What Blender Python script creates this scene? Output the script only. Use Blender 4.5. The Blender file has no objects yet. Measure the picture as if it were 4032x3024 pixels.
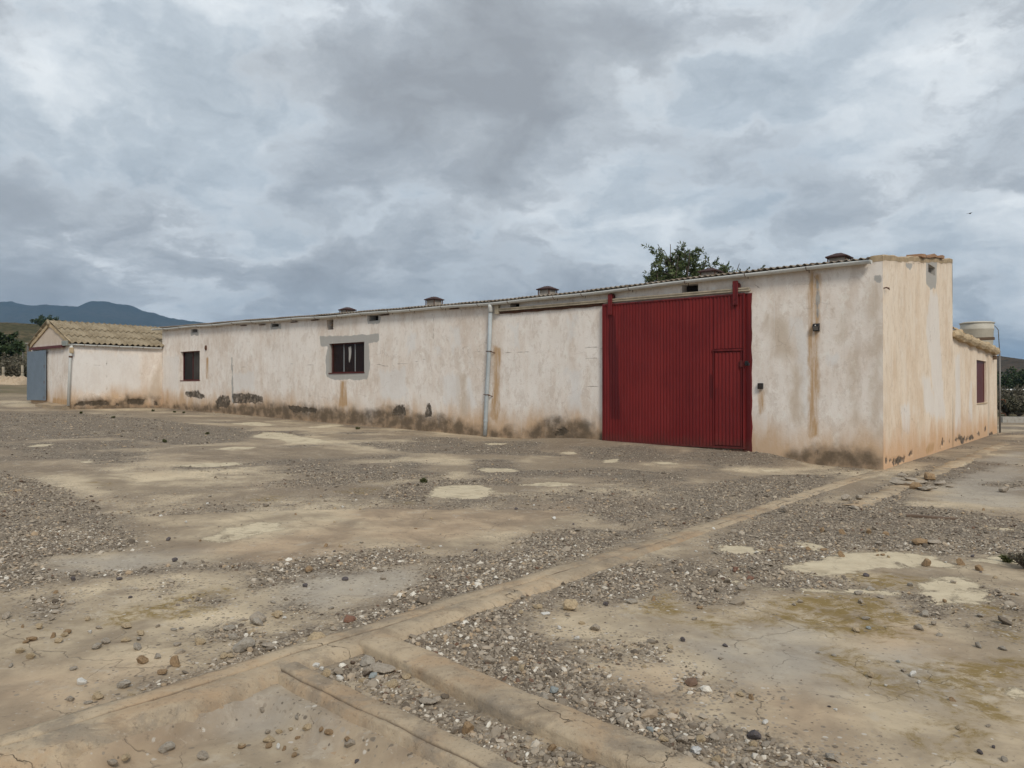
import bpy, math, random
import numpy as np
from mathutils import Vector, Matrix

SC = bpy.context.scene
COL = SC.collection
rnd = random.Random(7)
rng = np.random.default_rng(11)

# ------------------------------------------------------------------ camera, sky, sun, exposure
PITCH = math.atan(19 / 3029.4)
cam_d = bpy.data.cameras.new('camera'); cam = bpy.data.objects.new('camera', cam_d); COL.objects.link(cam)
cam.location = (0, 0, 1.5); cam.rotation_euler = (math.pi / 2 + PITCH, 0, 0)
cam_d.sensor_width = 36; cam_d.lens = 3029.4 / 4032 * 36; cam_d.clip_start = .05; cam_d.clip_end = 40000
SC.camera = cam
SUN_EL = math.radians(42); SUN_H = Vector((.30, -.95, 0)).normalized()

W = bpy.data.worlds.new('World'); SC.world = W; W.use_nodes = True
nt = W.node_tree; nt.nodes.clear()
def wn(t, **k):
    n = nt.nodes.new(t)
    for a, b in k.items(): setattr(n, a, b)
    return n
def wl(a, b): nt.links.new(a, b)
def wmath(op, a, b=None, c=None):
    n = wn('ShaderNodeMath', operation=op)
    for i, v in enumerate((a, b, c)):
        if v is None: continue
        if isinstance(v, (int, float)): n.inputs[i].default_value = v
        else: wl(v, n.inputs[i])
    return n.outputs[0]
sky = wn('ShaderNodeTexSky', sky_type='NISHITA', sun_disc=False)
sky.sun_elevation = SUN_EL; sky.sun_rotation = math.atan2(SUN_H.x, SUN_H.y); sky.air_density = 1.2; sky.dust_density = 2
tc = wn('ShaderNodeTexCoord'); sep = wn('ShaderNodeSeparateXYZ'); wl(tc.outputs['Generated'], sep.inputs[0])
zz = wmath('ADD', wmath('MAXIMUM', sep.outputs[2], 0.0), 0.36)
cmb = wn('ShaderNodeCombineXYZ')
wl(wmath('DIVIDE', sep.outputs[0], zz), cmb.inputs[0]); wl(wmath('DIVIDE', sep.outputs[1], zz), cmb.inputs[1])
def wnoise(scale, det, rough, off, dist=0.0, warp=None, k=.3):
    m = wn('ShaderNodeMapping'); wl(cmb.outputs[0], m.inputs[0]); m.inputs['Location'].default_value = off
    v = m.outputs[0]
    if warp is not None:
        q = wn('ShaderNodeVectorMath', operation='MULTIPLY_ADD'); wl(warp, q.inputs[0]); q.inputs[1].default_value = (k, k, k); wl(v, q.inputs[2]); v = q.outputs[0]
    n = wn('ShaderNodeTexNoise'); wl(v, n.inputs['Vector'])
    n.inputs['Scale'].default_value = scale; n.inputs['Detail'].default_value = det; n.inputs['Roughness'].default_value = rough; n.inputs['Distortion'].default_value = dist
    return n
wp = wnoise(2.4, 7, .6, (11, 3, 0)).outputs['Color']
def wramp(f, stops):
    r = wn('ShaderNodeValToRGB'); wl(f, r.inputs[0])
    for i, (p, c) in enumerate(stops):
        e = r.color_ramp.elements[i] if i < 2 else r.color_ramp.elements.new(p); e.position = p; e.color = (c[0] * .1, c[1] * .1, c[2] * .1, 1)
    return r.outputs[0]
def wmr(v, a, b, c=0.0, d=1.0):
    n = wn('ShaderNodeMapRange', interpolation_type='SMOOTHSTEP'); wl(v, n.inputs[0])
    for i, q in enumerate((a, b, c, d)): n.inputs[1 + i].default_value = q
    return n.outputs[0]
nA = wnoise(2.0, 11, .56, (4.4, 2.9, 0), 0, wp, .4).outputs['Fac']         # high bright layer
nB = wnoise(1.7, 12, .54, (5.75, 9.9, 0), 0, wp, .45).outputs['Fac']       # low grey masses
nC = wnoise(4.6, 12, .60, (7.7, 2.2, 0), 0, wp, .35).outputs['Fac']         # puffs
nb = wmath('ADD', wmath('MULTIPLY', nB, .70), wmath('MULTIPLY', nC, .30))
colA = wramp(wmath('ADD', wmath('MULTIPLY', nA, .6), wmath('MULTIPLY', nC, .4)), [(.36, (2.8, 3.15, 3.5)), (.45, (3.8, 4.2, 4.55)), (.53, (5.3, 5.62, 5.85)), (.62, (7.0, 7.2, 7.25))])
colB = wramp(nb, [(.43, (5.1, 5.36, 5.58)), (.485, (3.8, 4.05, 4.28)), (.54, (2.95, 3.15, 3.37)), (.62, (2.3, 2.43, 2.6))])
mab = wn('ShaderNodeMix', data_type='RGBA'); wl(wmr(nb, .425, .50), mab.inputs['Factor']); wl(colA, mab.inputs['A']); wl(colB, mab.inputs['B'])
rp = mab
sc10 = wn('ShaderNodeVectorMath', operation='SCALE'); wl(mab.outputs['Result'], sc10.inputs[0]); sc10.inputs['Scale'].default_value = 10.0
n3 = wnoise(1.6, 6, .5, (1.7, 9.2, 0), .2).outputs['Fac']
cov = wn('ShaderNodeMapRange'); wl(n3, cov.inputs[0]); cov.inputs[1].default_value = .45; cov.inputs[2].default_value = .72; cov.inputs[3].default_value = .0; cov.inputs[4].default_value = .10
mx = wn('ShaderNodeMix', data_type='RGBA'); wl(cov.outputs[0], mx.inputs['Factor']); wl(sc10.outputs[0], mx.inputs['A']); wl(sky.outputs[0], mx.inputs['B'])
bg = wn('ShaderNodeBackground'); wl(mx.outputs['Result'], bg.inputs[0]); bg.inputs[1].default_value = .1
out = wn('ShaderNodeOutputWorld'); wl(bg.outputs[0], out.inputs[0])

sl = bpy.data.lights.new('sun', 'SUN'); sl.energy = 1.5; sl.angle = math.radians(16); sl.color = (1, .92, .80)
so = bpy.data.objects.new('sun', sl); COL.objects.link(so); so.location = (8, -10, 30)
sd_ = -(SUN_H * math.cos(SUN_EL) + Vector((0, 0, math.sin(SUN_EL))))
so.rotation_euler = sd_.to_track_quat('-Z', 'Y').to_euler()
SC.cycles.max_bounces = 5; SC.cycles.diffuse_bounces = 3
vs = SC.view_settings
vs.view_transform = 'Standard'; vs.look = 'None'; vs.exposure = 0.62; vs.gamma = 1; vs.use_curve_mapping = False

# ------------------------------------------------------------------ surveying helpers (sight lines from the photo, cut with real planes)
F_, CX, CY = 3029.4, 2016, 1512
REG = {'R1': (0, 1100, .45208), 'R2': (600, 1150, .45208), 'R3': (1500, 1050, .45208), 'R4': (2300, 900, .45208), 'R5': (3032, 900, .45208), 'R6': (3232, 1300, .36166),
       'G1': (0, 1500, .6329), 'G2': (1300, 1600, .6329), 'G3': (2632, 1650, .6329), 'G4': (0, 2200, .4973), 'G5': (900, 2200, .4973), 'G6': (1900, 2200, .4973), 'G7': (2932, 2200, .4973), 'D': (0, 0, 1.82278)}
def ray(r, x, y):
    a, b, c = REG[r]; x = a + x * c; y = b + y * c
    dx = (x - CX) / F_; dz = -(y - CY) / F_
    return np.array([dx, math.cos(PITCH) - math.sin(PITCH) * dz, math.sin(PITCH) + math.cos(PITCH) * dz])
EYE = np.array([0, 0, 1.5])
U = np.array([-.778, .629]); U /= np.hypot(*U); V = np.array([U[1], -U[0]])
C = np.array([6.69, 13.87])
def fac(r, x, y, dd=0.0):           # point on a plane parallel to the long facade -> (s, z)
    d = ray(r, x, y); t = ((C + V * dd) @ V) / (d[:2] @ V); p = EYE + d * t
    return float((p[:2] - C) @ U), float(p[2])
def endp(r, x, y, ss=0.0):          # point on a plane parallel to the end wall -> (d, z)
    d = ray(r, x, y); t = ((C + U * ss) @ U) / (d[:2] @ U); p = EYE + d * t
    return float((p[:2] - C) @ V), float(p[2])
def sp(x, w): return .5 * (x + np.sqrt(x * x + w * w))
def hnoise(X, Y, f, seed):
    r = np.random.default_rng(seed); z = 0 * X
    for i in range(7):
        a = r.uniform(0, 6.28); k = f * r.uniform(.6, 1.7); z = z + np.sin(k * (X * math.cos(a) + Y * math.sin(a)) + r.uniform(0, 6.28))
    return z / 7
def to_sd(X, Y):
    return (X - C[0]) * U[0] + (Y - C[1]) * U[1], (X - C[0]) * V[0] + (Y - C[1]) * V[1]
def sm(a, b, x): t = np.clip((x - a) / (b - a), 0, 1); return t * t * (3 - 2 * t)
def zg(X, Y, fine=True, sink=1.0):
    X = np.asarray(X, float); Y = np.asarray(Y, float)
    s, d = to_sd(X, Y)
    sc = 60 - sp(60 - s, 6)
    z = .02 + .027 * sp(sc, 1.5) + .034 * sp(sc - 26.4, 2)
    ramp = sm(1.1, 2.2, s) * (1 - sm(6.2, 9.0, s)) * sm(-2.4, -.1, d) * (1 - sm(1, 2, d))
    z = z + .15 * ramp
    sunk = sm(-.24, -.30, s) * sm(-12.84, -12.92, d)
    z = z - .085 * sunk * sink
    hump = np.exp(-(((s + 2.6) / 1.3) ** 2 + ((d - 15.5) / 3.0) ** 2))
    z = z + .35 * hump
    if fine:
        near = np.exp(-(np.hypot(X, Y) / 45) ** 2)
        z = z + near * (.014 * hnoise(X, Y, 1.1, 3) + .006 * hnoise(X, Y, 4.5, 4))
    return z
def gnd(r, x, y):
    d = ray(r, x, y); z = 0.0
    for i in range(25):
        t = min((z - 1.5) / min(d[2], -1e-4), 400); X, Y = d[0] * t, d[1] * t; z = .5 * z + .5 * float(zg(X, Y))
    return X, Y, z
def W_(s, d, z=0.0): p = C + U * s + V * d; return (float(p[0]), float(p[1]), z)

def poly_sd(px, py, poly):          # signed distance, positive inside
    P = np.asarray(poly, float); n = len(P); D = np.full(px.shape, 1e9); ins = np.zeros(px.shape, bool)
    for i in range(n):
        a = P[i]; b = P[(i + 1) % n]; e = b - a; L = e @ e + 1e-12
        t = np.clip(((px - a[0]) * e[0] + (py - a[1]) * e[1]) / L, 0, 1)
        D = np.minimum(D, np.hypot(px - a[0] - t * e[0], py - a[1] - t * e[1]))
        if a[1] != b[1]:
            c = ((a[1] > py) != (b[1] > py)) & (px < (b[0] - a[0]) * (py - a[1]) / (b[1] - a[1]) + a[0]); ins ^= c
    return np.where(ins, D, -D)
def sdf(px, py, polys, pad=.6):
    o = np.full(px.shape, -pad)
    for P in polys:
        A = np.asarray(P, float)
        m = (px > A[:, 0].min() - pad) & (px < A[:, 0].max() + pad) & (py > A[:, 1].min() - pad) & (py < A[:, 1].max() + pad)
        if m.any(): o[m] = np.maximum(o[m], poly_sd(px[m], py[m], A))
    return np.clip(o, -pad, pad)
def line_d(px, py, lines, pad=.3):
    o = np.full(px.shape, pad)
    for P in lines:
        A = np.asarray(P, float)
        m = (px > A[:, 0].min() - pad) & (px < A[:, 0].max() + pad) & (py > A[:, 1].min() - pad) & (py < A[:, 1].max() + pad)
        if not m.any(): continue
        x = px[m]; y = py[m]; D = o[m]
        for i in range(len(A) - 1):
            a = A[i]; e = A[i + 1] - a; L = e @ e + 1e-12; t = np.clip(((x - a[0]) * e[0] + (y - a[1]) * e[1]) / L, 0, 1)
            D = np.minimum(D, np.hypot(x - a[0] - t * e[0], y - a[1] - t * e[1]))
        o[m] = D
    return o

# ------------------------------------------------------------------ material helpers
class NT:
    def __init__(s, name):
        s.m = bpy.data.materials.new(name); s.m.use_nodes = True; s.t = s.m.node_tree; s.t.nodes.clear()
        s.o = s.n('ShaderNodeOutputMaterial'); s.b = s.n('ShaderNodeBsdfPrincipled'); s.t.links.new(s.b.outputs[0], s.o.inputs[0])
        s.tc = s.n('ShaderNodeTexCoord')
    def n(s, t, **k):
        n = s.t.nodes.new(t)
        for a, b in k.items(): setattr(n, a, b)
        return n
    def put(s, sock, v):
        if isinstance(v, (int, float)): sock.default_value = v
        elif isinstance(v, tuple): sock.default_value = v if len(v) == 4 or sock.type == 'VECTOR' else (*v, 1)
        else: s.t.links.new(v, sock)
    def math(s, op, a, b=0.0, c=None, clamp=False):
        n = s.n('ShaderNodeMath', operation=op, use_clamp=clamp)
        s.put(n.inputs[0], a); s.put(n.inputs[1], b)
        if c is not None: s.put(n.inputs[2], c)
        return n.outputs[0]
    def attr(s, name): return s.n('ShaderNodeAttribute', attribute_name=name).outputs['Fac']
    def acol(s, name): return s.n('ShaderNodeAttribute', attribute_name=name).outputs['Color']
    def coord(s, sc=(1, 1, 1), kind='Object', off=(0, 0, 0)):
        m = s.n('ShaderNodeMapping'); s.t.links.new(s.tc.outputs[kind], m.inputs[0]); m.inputs['Scale'].default_value = sc; m.inputs['Location'].default_value = off
        return m.outputs[0]
    def noise(s, scale, det=5, rough=.55, vec=None, dist=0.0):
        n = s.n('ShaderNodeTexNoise'); s.put(n.inputs['Vector'], vec if vec is not None else s.coord())
        n.inputs['Scale'].default_value = scale; n.inputs['Detail'].default_value = det; n.inputs['Roughness'].default_value = rough; n.inputs['Distortion'].default_value = dist
        return n.outputs['Fac']
    def vor(s, scale, feat='F1', vec=None, out='Distance', rand=1.0):
        n = s.n('ShaderNodeTexVoronoi', feature=feat); s.put(n.inputs['Vector'], vec if vec is not None else s.coord()); n.inputs['Scale'].default_value = scale; n.inputs['Randomness'].default_value = rand
        return n.outputs[out]
    def ms(s, v, a, b, c=0.0, d=1.0, smooth=True):
        n = s.n('ShaderNodeMapRange', interpolation_type='SMOOTHSTEP' if smooth else 'LINEAR'); s.put(n.inputs[0], v)
        for i, q in enumerate((a, b, c, d)): s.put(n.inputs[1 + i], q)
        return n.outputs[0]
    def mix(s, f, a, b, mode='MIX'):
        n = s.n('ShaderNodeMix', data_type='RGBA', blend_type=mode); s.put(n.inputs['Factor'], f); s.put(n.inputs['A'], a); s.put(n.inputs['B'], b)
        return n.outputs['Result']
    def ramp(s, f, stops):
        n = s.n('ShaderNodeValToRGB'); s.put(n.inputs[0], f); e = n.color_ramp.elements
        for i, (p, c) in enumerate(stops):
            q = e[i] if i < 2 else e.new(p); q.position = p; q.color = (*c, 1)
        return n.outputs[0]
    def mask(s, at, amp, w, noise): # soft/hard threshold of a distance attribute, broken up by noise
        v = s.math('ADD', s.attr(at), s.math('MULTIPLY', s.math('SUBTRACT', noise, .5), amp * 2.3))
        return s.ms(v, -w, w)
    def fin(s, col, rough=.9, bump=None, bd=.01, bs=.5, spec=.25, metal=0.0):
        s.put(s.b.inputs['Base Color'], col); s.put(s.b.inputs['Roughness'], rough); s.put(s.b.inputs['Metallic'], metal)
        s.b.inputs['Specular IOR Level'].default_value = spec
        if bump is not None:
            b = s.n('ShaderNodeBump'); s.put(b.inputs['Height'], bump); b.inputs['Distance'].default_value = bd; b.inputs['Strength'].default_value = bs
            s.t.links.new(b.outputs[0], s.b.inputs['Normal'])
        return s.m
def simple(name, c, rough=.8, var=.25, scale=6, spec=.3, metal=0.0, bd=.003):
    t = NT(name); n = t.noise(scale, 6, .6); n2 = t.noise(scale * 7, 4, .6)
    f = t.math('ADD', t.math('MULTIPLY', n, .7), t.math('MULTIPLY', n2, .3))
    a = tuple(v * (1 - var) for v in c); b = tuple(min(1, v * (1 + var)) for v in c)
    return t.fin(t.ramp(f, [(.3, a), (.7, b)]), rough, n2, bd, .4, spec, metal)

# plaster: whitewash over render, with damp, rust runs and lost patches
def plaster_mat(name, warm):
    t = NT(name); o = t.coord()
    st = t.coord((3.6, 3.6, .75)); st2 = t.coord((13, 13, .9)); st3 = t.coord((1.5, 1.5, .7))
    big = t.noise(.55, 4, .5, o); mid = t.noise(2.6, 6, .6, o); fine = t.noise(26, 5, .65, o)
    s1 = t.noise(1, 6, .6, st, .4); s2 = t.noise(1, 5, .6, st2); s3 = t.noise(1, 5, .55, st3, .6)
    wh = (.82, .765, .71) if not warm else (.78, .675, .555)
    bei = (.66, .56, .475) if not warm else (.67, .525, .385)
    gry = (.54, .48, .43) if not warm else (.62, .52, .41)
    f = t.math('ADD', t.math('MULTIPLY', s1, .34), t.math('ADD', t.math('MULTIPLY', s3, .38), t.math('MULTIPLY', big, .28)))
    c = t.mix(t.math('MULTIPLY', t.ms(f, .41, .62), .85), wh, bei)
    c = t.mix(t.math('MULTIPLY', t.ms(s2, .54, .74), .25), c, gry)
    c = t.mix(t.math('MULTIPLY', t.ms(mid, .50, .70), .5), c, t.mix(.5, wh, (.80, .76, .72)))
    fl = t.noise(1.5, 11, .74, t.coord((1.3, 1.3, .8)), .6); c = t.mix(t.math('MULTIPLY', t.ms(fl, .505, .53), .3), c, tuple(v * 1.08 for v in wh))
    f2 = t.noise(2.7, 11, .76, t.coord((1.2, 1.2, .7), off=(5, 2, 8)), .5); c = t.mix(t.math('MULTIPLY', t.ms(f2, .54, .57), .38), c, tuple(v * .86 for v in bei))
    f3 = t.noise(7, 11, .78, t.coord((1.2, 1.2, .8), off=(7, 1, 3)), .4); c = t.mix(t.math('MULTIPLY', t.ms(f3, .53, .60), .34), c, tuple(v * .80 for v in bei)); f4 = t.noise(5, 11, .78, t.coord((1.3, 1.3, .7), off=(3, 9, 1)), .4); c = t.mix(t.math('MULTIPLY', t.ms(f4, .54, .59), .4), c, tuple(min(.86, v * 1.1) for v in wh))
    # limewash brush smears
    wm = t.mask('white', .30, .09, t.noise(1, 7, .65, t.coord((4.5, 4.5, 1.6)), .5))
    c = t.mix(t.math('MULTIPLY', wm, .6), c, (.74, .725, .71))
    # rising damp, ochre
    hg = t.attr('hg'); hv = t.math('ADD', hg, t.math('MULTIPLY', t.math('SUBTRACT', t.noise(1, 6, .6, t.coord((1.6, 1.6, .5))), .5), 1.5))
    hv = t.math('ADD', hv, t.math('MULTIPLY', t.math('SUBTRACT', s1, .5), .8))
    och = (.53, .345, .19) if not warm else (.58, .35, .19)
    c = t.mix(t.math('MULTIPLY', t.ms(hv, .95, .15), .8), c, och)
    rm = t.mask('rust', .11, .05, t.noise(1, 9, .7, t.coord((6, 6, 1.6)), .4)); rm = t.math('MULTIPLY', rm, t.ms(t.noise(1, 8, .7, t.coord((11, 11, 1.1))), .34, .58, .35, 1.0))
    c = t.mix(t.math('MULTIPLY', rm, .9), c, t.mix(s2, (.40, .235, .10), (.50, .33, .18)))
    tm = t.mask('tan', .25, .16, t.noise(1, 7, .65, t.coord((3.5, 3.5, 1.5)), .5)); c = t.mix(t.math('MULTIPLY', tm, .7), c, t.mix(fine, (.46, .37, .28), (.56, .455, .35)))
    cm = t.mask('cement', .10, .012, mid)
    c = t.mix(t.math('MULTIPLY', cm, .9), c, t.mix(fine, (.32, .315, .30), (.44, .43, .41)))
    # hairline streaks of lime
    c = t.mix(t.math('MULTIPLY', t.ms(t.noise(1, 3, .5, t.coord((38, 38, .5))), .66, .74), .4), c, (.74, .71, .68))
    dn = t.noise(5, 7, .62, o, .3)
    dm = t.mask('dark', .16, .02, t.noise(4, 8, .7, o, .6))
    dk = t.mix(t.ms(t.noise(7, 6, .65, o), .35, .65), (.042, .036, .03), (.155, .13, .105))
    c = t.mix(t.math('MULTIPLY', t.math('MULTIPLY', dm, t.ms(t.noise(6, 9, .74, t.coord(off=(1, 3, 2))), .30, .50, .35, 1.0)), .95), c, dk)
    # soft mould around and above the lost patches
    mm = t.mask('mould', .26, .15, t.noise(2.2, 8, .62, o, .4)); mm = t.math('MULTIPLY', mm, t.ms(t.noise(3.5, 7, .6, t.coord(off=(2, 2, 5))), .32, .58, .55, 1.0))
    c = t.mix(t.math('MULTIPLY', mm, .85), c, t.mix(fine, (.042, .034, .025), (.125, .098, .07)))
    ck = t.math('ADD', t.attr('crack'), t.math('MULTIPLY', t.noise(30, 3, .6, o), .012))
    ckm = t.ms(ck, .022, .006); c = t.mix(t.math('MULTIPLY', ckm, .75), c, (.17, .13, .10))
    # net of faint settlement cracks
    vc = t.vor(.85, 'DISTANCE_TO_EDGE', t.n_add(o, t.noise_col(2.4, o), .5)); 
    c = t.mix(t.math('MULTIPLY', t.math('MULTIPLY', t.ms(vc, .007, .0), t.ms(big, .5, .6)), .35), c, (.25, .19, .15))
    c = t.mix(t.math('MULTIPLY', t.ms(fine, .6, .8), .18), c, (.34, .28, .23))
    hgt = t.math('ADD', t.math('MULTIPLY', mid, .6), t.math('MULTIPLY', fine, .25))
    hgt = t.math('SUBTRACT', hgt, t.math('MULTIPLY', dm, .6)); hgt = t.math('SUBTRACT', hgt, t.math('MULTIPLY', ckm, .5))
    return t.fin(c, .93, hgt, .018, .7, .15)
def n_add(s, v, c, k):
    a = s.n('ShaderNodeVectorMath', operation='MULTIPLY_ADD'); s.put(a.inputs[0], c); a.inputs[1].default_value = (k, k, k); s.put(a.inputs[2], v)
    return a.outputs[0]
def noise_col(s, scale, vec):
    n = s.n('ShaderNodeTexNoise'); s.put(n.inputs['Vector'], vec); n.inputs['Scale'].default_value = scale; n.inputs['Detail'].default_value = 4
    return n.outputs['Color']
NT.n_add = n_add; NT.noise_col = noise_col

def concrete_nodes(t, o):
    big = t.noise(.32, 4, .5, o); mid = t.noise(1.5, 6, .6, o, .4); fine = t.noise(14, 6, .65, o); gr = t.noise(90, 3, .6, o)
    f = t.math('ADD', t.math('MULTIPLY', big, .5), t.math('ADD', t.math('MULTIPLY', mid, .35), t.math('MULTIPLY', fine, .15)))
    c = t.ramp(f, [(.34, (.215, .17, .122)), (.44, (.33, .265, .19)), (.53, (.45, .362, .255)), (.64, (.52, .415, .285))])
    return c, big, mid, fine, gr
def ground_mat():
    t = NT('yard_ground'); o = t.coord()
    c, big, mid, fine, gr = concrete_nodes(t, o)
    far = t.attr('far')
    li = t.mask('light', .45, .3, t.noise(1.3, 8, .66, o, .5)); c = t.mix(t.math('MULTIPLY', li, .8), c, t.mix(t.ms(mid, .35, .65), (.52, .43, .305), (.64, .53, .37)))
    # orange earth wash, brown damp
    ow = t.mask('orange', .55, .35, t.noise(1.1, 6, .6, o, .6)); c = t.mix(t.math('MULTIPLY', ow, .55), c, t.mix(mid, (.43, .29, .185), (.48, .345, .23)))
    br = t.mask('brown', .5, .25, t.noise(1.9, 7, .62, o, .5)); c = t.mix(t.math('MULTIPLY', br, .7), c, t.mix(fine, (.125, .095, .068), (.22, .172, .128)))
    gy = t.mask('grey', .45, .25, t.noise(1.7, 6, .6, o, .4)); c = t.mix(t.math('MULTIPLY', gy, .6), c, t.mix(fine, (.33, .305, .265), (.42, .385, .335)))
    mo = t.mask('moss', .55, .12, t.noise(3.2, 10, .75, o, .9)); mo = t.math('MULTIPLY', mo, t.ms(t.noise(7, 10, .78, o, .5), .40, .55)); c = t.mix(t.math('MULTIPLY', mo, .88), c, t.mix(t.noise(9, 6, .7, o), (.15, .10, .022), (.275, .195, .075)))
    # blotchy small stains everywhere on bare slab
    bl = t.math('MULTIPLY', t.ms(t.noise(3.3, 10, .76, o, .8), .53, .65), .38); c = t.mix(bl, c, (.215, .168, .12)); sp_ = t.math('MULTIPLY', t.ms(t.noise(34, 6, .75, o), .58, .66), .5); c = t.mix(sp_, c, (.17, .135, .10)); sq_ = t.math('MULTIPLY', t.ms(t.noise(27, 6, .75, t.coord(off=(2, 7, 0))), .60, .68), .4); c = t.mix(sq_, c, (.50, .45, .38))
    lt = t.math('MULTIPLY', t.ms(t.noise(4.2, 8, .66, t.coord(off=(9, 4, 0)), .5), .58, .68), .38); c = t.mix(lt, c, (.47, .42, .345))
    vc = t.vor(.55, 'DISTANCE_TO_EDGE', t.n_add(o, t.noise_col(2.1, o), .55))
    vc2 = t.vor(1.9, 'DISTANCE_TO_EDGE', t.n_add(o, t.noise_col(5, o), .22))
    ckm = t.math('MAXIMUM', t.math('MULTIPLY', t.ms(vc, .0026, .0004), t.ms(mid, .46, .54)), t.math('MULTIPLY', t.ms(vc2, .0045, .0005), t.ms(t.noise(.8, 4, .6, o), .52, .6)))
    c = t.mix(t.math('MULTIPLY', ckm, .42), c, (.16, .13, .10))
    # packed grit and gravel bed
    gn = t.noise(3.8, 8, .7, o, .3)
    gm = t.math('MULTIPLY', t.mask('gravel', .30, .13, gn), t.ms(t.noise(2.4, 9, .72, t.coord(off=(6, 1, 0)), .4), .34, .56, .45, 1.0))
    v1 = t.vor(58, 'F1', o, 'Color'); v2 = t.vor(58, 'F1', o, 'Distance'); v3 = t.vor(31, 'F1', t.coord((1, 1, 1), off=(3, 3, 0)), 'Color'); v3d = t.vor(31, 'F1', t.coord((1, 1, 1), off=(3, 3, 0)), 'Distance')
    g1 = t.ramp(t.math('MULTIPLY', v1, 1.0), [(.05, (.095, .076, .057)), (.4, (.225, .187, .145)), (.7, (.315, .27, .216)), (.97, (.52, .47, .39))])
    g1 = t.mix(t.ms(v2, .35, .85), g1, (.085, .067, .051))
    g2 = t.ramp(v3, [(.1, (.11, .087, .065)), (.5, (.24, .20, .155)), (.9, (.35, .302, .24))]); g2 = t.mix(t.ms(v3d, .4, .85), g2, (.085, .067, .051))
    gc = t.mix(t.ms(t.noise(6, 5, .6, o), .45, .6), g1, g2)
    gc = t.mix(t.math('MULTIPLY', t.ms(mid, .45, .65), .4), gc, (.20, .155, .115))
    # loose grit thinning out from the gravel, dust in the hollows
    gd = t.ms(t.math('ADD', t.attr('gravel'), t.math('MULTIPLY', t.math('SUBTRACT', t.noise(5, 9, .72, o), .5), .9)), -.42, .10, .04, .8)
    for sc_, of in ((62, 0), (34, 5)):
        cc = t.vor(sc_, 'F1', t.coord(off=(of, of, 0)), 'Color'); cd = t.vor(sc_, 'F1', t.coord(off=(of, of, 0)), 'Distance')
        sepc = t.n('ShaderNodeSeparateColor'); t.put(sepc.inputs[0], cc)
        on = t.math('MULTIPLY', t.math('LESS_THAN', sepc.outputs[0], t.math('MULTIPLY', gd, .62)), t.ms(cd, .52, .30))
        c = t.mix(t.math('MULTIPLY', on, .85), c, t.ramp(sepc.outputs[1], [(.0, (.10, .083, .066)), (.5, (.235, .195, .152)), (.85, (.36, .315, .26)), (1, (.56, .52, .46))]))
    c = t.mix(gm, c, gc)
    # sandy rim round the gravel
    # pale lime-screed patches, sharp broken rims
    pm = t.math('MULTIPLY', t.mask('pale', .24, .022, t.noise(3.6, 11, .78, o, .8)), t.ms(t.noise(2.6, 11, .8, o, .5), .35, .45)); pn = t.noise(5, 7, .65, o)
    pc = t.mix(t.ms(pn, .35, .68), (.62, .535, .385), (.53, .45, .32)); pc = t.mix(t.math('MULTIPLY', t.ms(t.noise(6, 10, .78, o, .7), .50, .62), .6), pc, (.36, .295, .205))
    c = t.mix(t.math('MULTIPLY', pm, .92), c, pc)
    rim = t.math('MULTIPLY', t.mask('pale', .16, .06, t.noise(3.6, 10, .74, o, .7)), t.math('SUBTRACT', 1.0, pm)); c = t.mix(t.math('MULTIPLY', rim, .45), c, (.16, .13, .10))
    # open earth and scrub land beyond the yard
    en = t.noise(.11, 8, .65, o); e2 = t.noise(1.3, 7, .68, o)
    ec = t.mix(t.ms(en, .4, .6), (.24, .185, .125), (.155, .13, .078)); ec = t.mix(t.math('MULTIPLY', t.ms(e2, .48, .62), .6), ec, (.105, .098, .058))
    c = t.mix(t.ms(far, 0.0, 1.0), c, ec)
    hgt = t.math('ADD', t.math('MULTIPLY', fine, .16), t.math('MULTIPLY', gr, .05))
    hgt = t.math('ADD', hgt, t.math('MULTIPLY', t.math('MULTIPLY', gm, t.math('SUBTRACT', 1.0, v2)), .55))
    hgt = t.math('ADD', hgt, t.math('MULTIPLY', pm, .25)); hgt = t.math('SUBTRACT', hgt, t.math('MULTIPLY', ckm, .5))
    return t.fin(c, .95, hgt, .016, .75, .12)
def kerb_mat():
    t = NT('old_concrete'); o = t.coord(); c, big, mid, fine, gr = concrete_nodes(t, o)
    c = t.mix(t.math('MULTIPLY', t.ms(t.noise(1.7, 9, .68, o, .5), .47, .62), .5), c, (.40, .265, .155))
    c = t.mix(t.math('MULTIPLY', t.ms(t.noise(2.8, 7, .66, t.coord(off=(4, 8, 0)), .5), .52, .64), .6), c, (.205, .178, .145))
    c = t.mix(t.math('MULTIPLY', t.ms(t.noise(5, 10, .72, o, .4), .48, .64), .5), c, (.215, .165, .115)); c = t.mix(t.math('MULTIPLY', t.ms(t.noise(40, 5, .7, o), .56, .66), .5), c, (.14, .11, .08)); c = t.mix(t.math('MULTIPLY', t.ms(t.noise(31, 5, .7, t.coord(off=(3, 1, 0))), .60, .68), .4), c, (.47, .41, .33))
    vc = t.vor(1.3, 'DISTANCE_TO_EDGE', t.n_add(o, t.noise_col(5, o), .25)); ck = t.math('MULTIPLY', t.ms(vc, .0035, .0006), t.ms(mid, .48, .56))
    c = t.mix(t.math('MULTIPLY', ck, .65), c, (.10, .075, .055))
    gv = t.ms(t.attr('groove'), .2, .8); c = t.mix(t.math('MULTIPLY', gv, .8), c, (.095, .07, .05))
    hgt = t.math('SUBTRACT', t.math('ADD', t.math('MULTIPLY', fine, .4), t.math('MULTIPLY', gr, .15)), ck)
    return t.fin(c, .95, hgt, .02, 1.0, .1)
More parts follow.
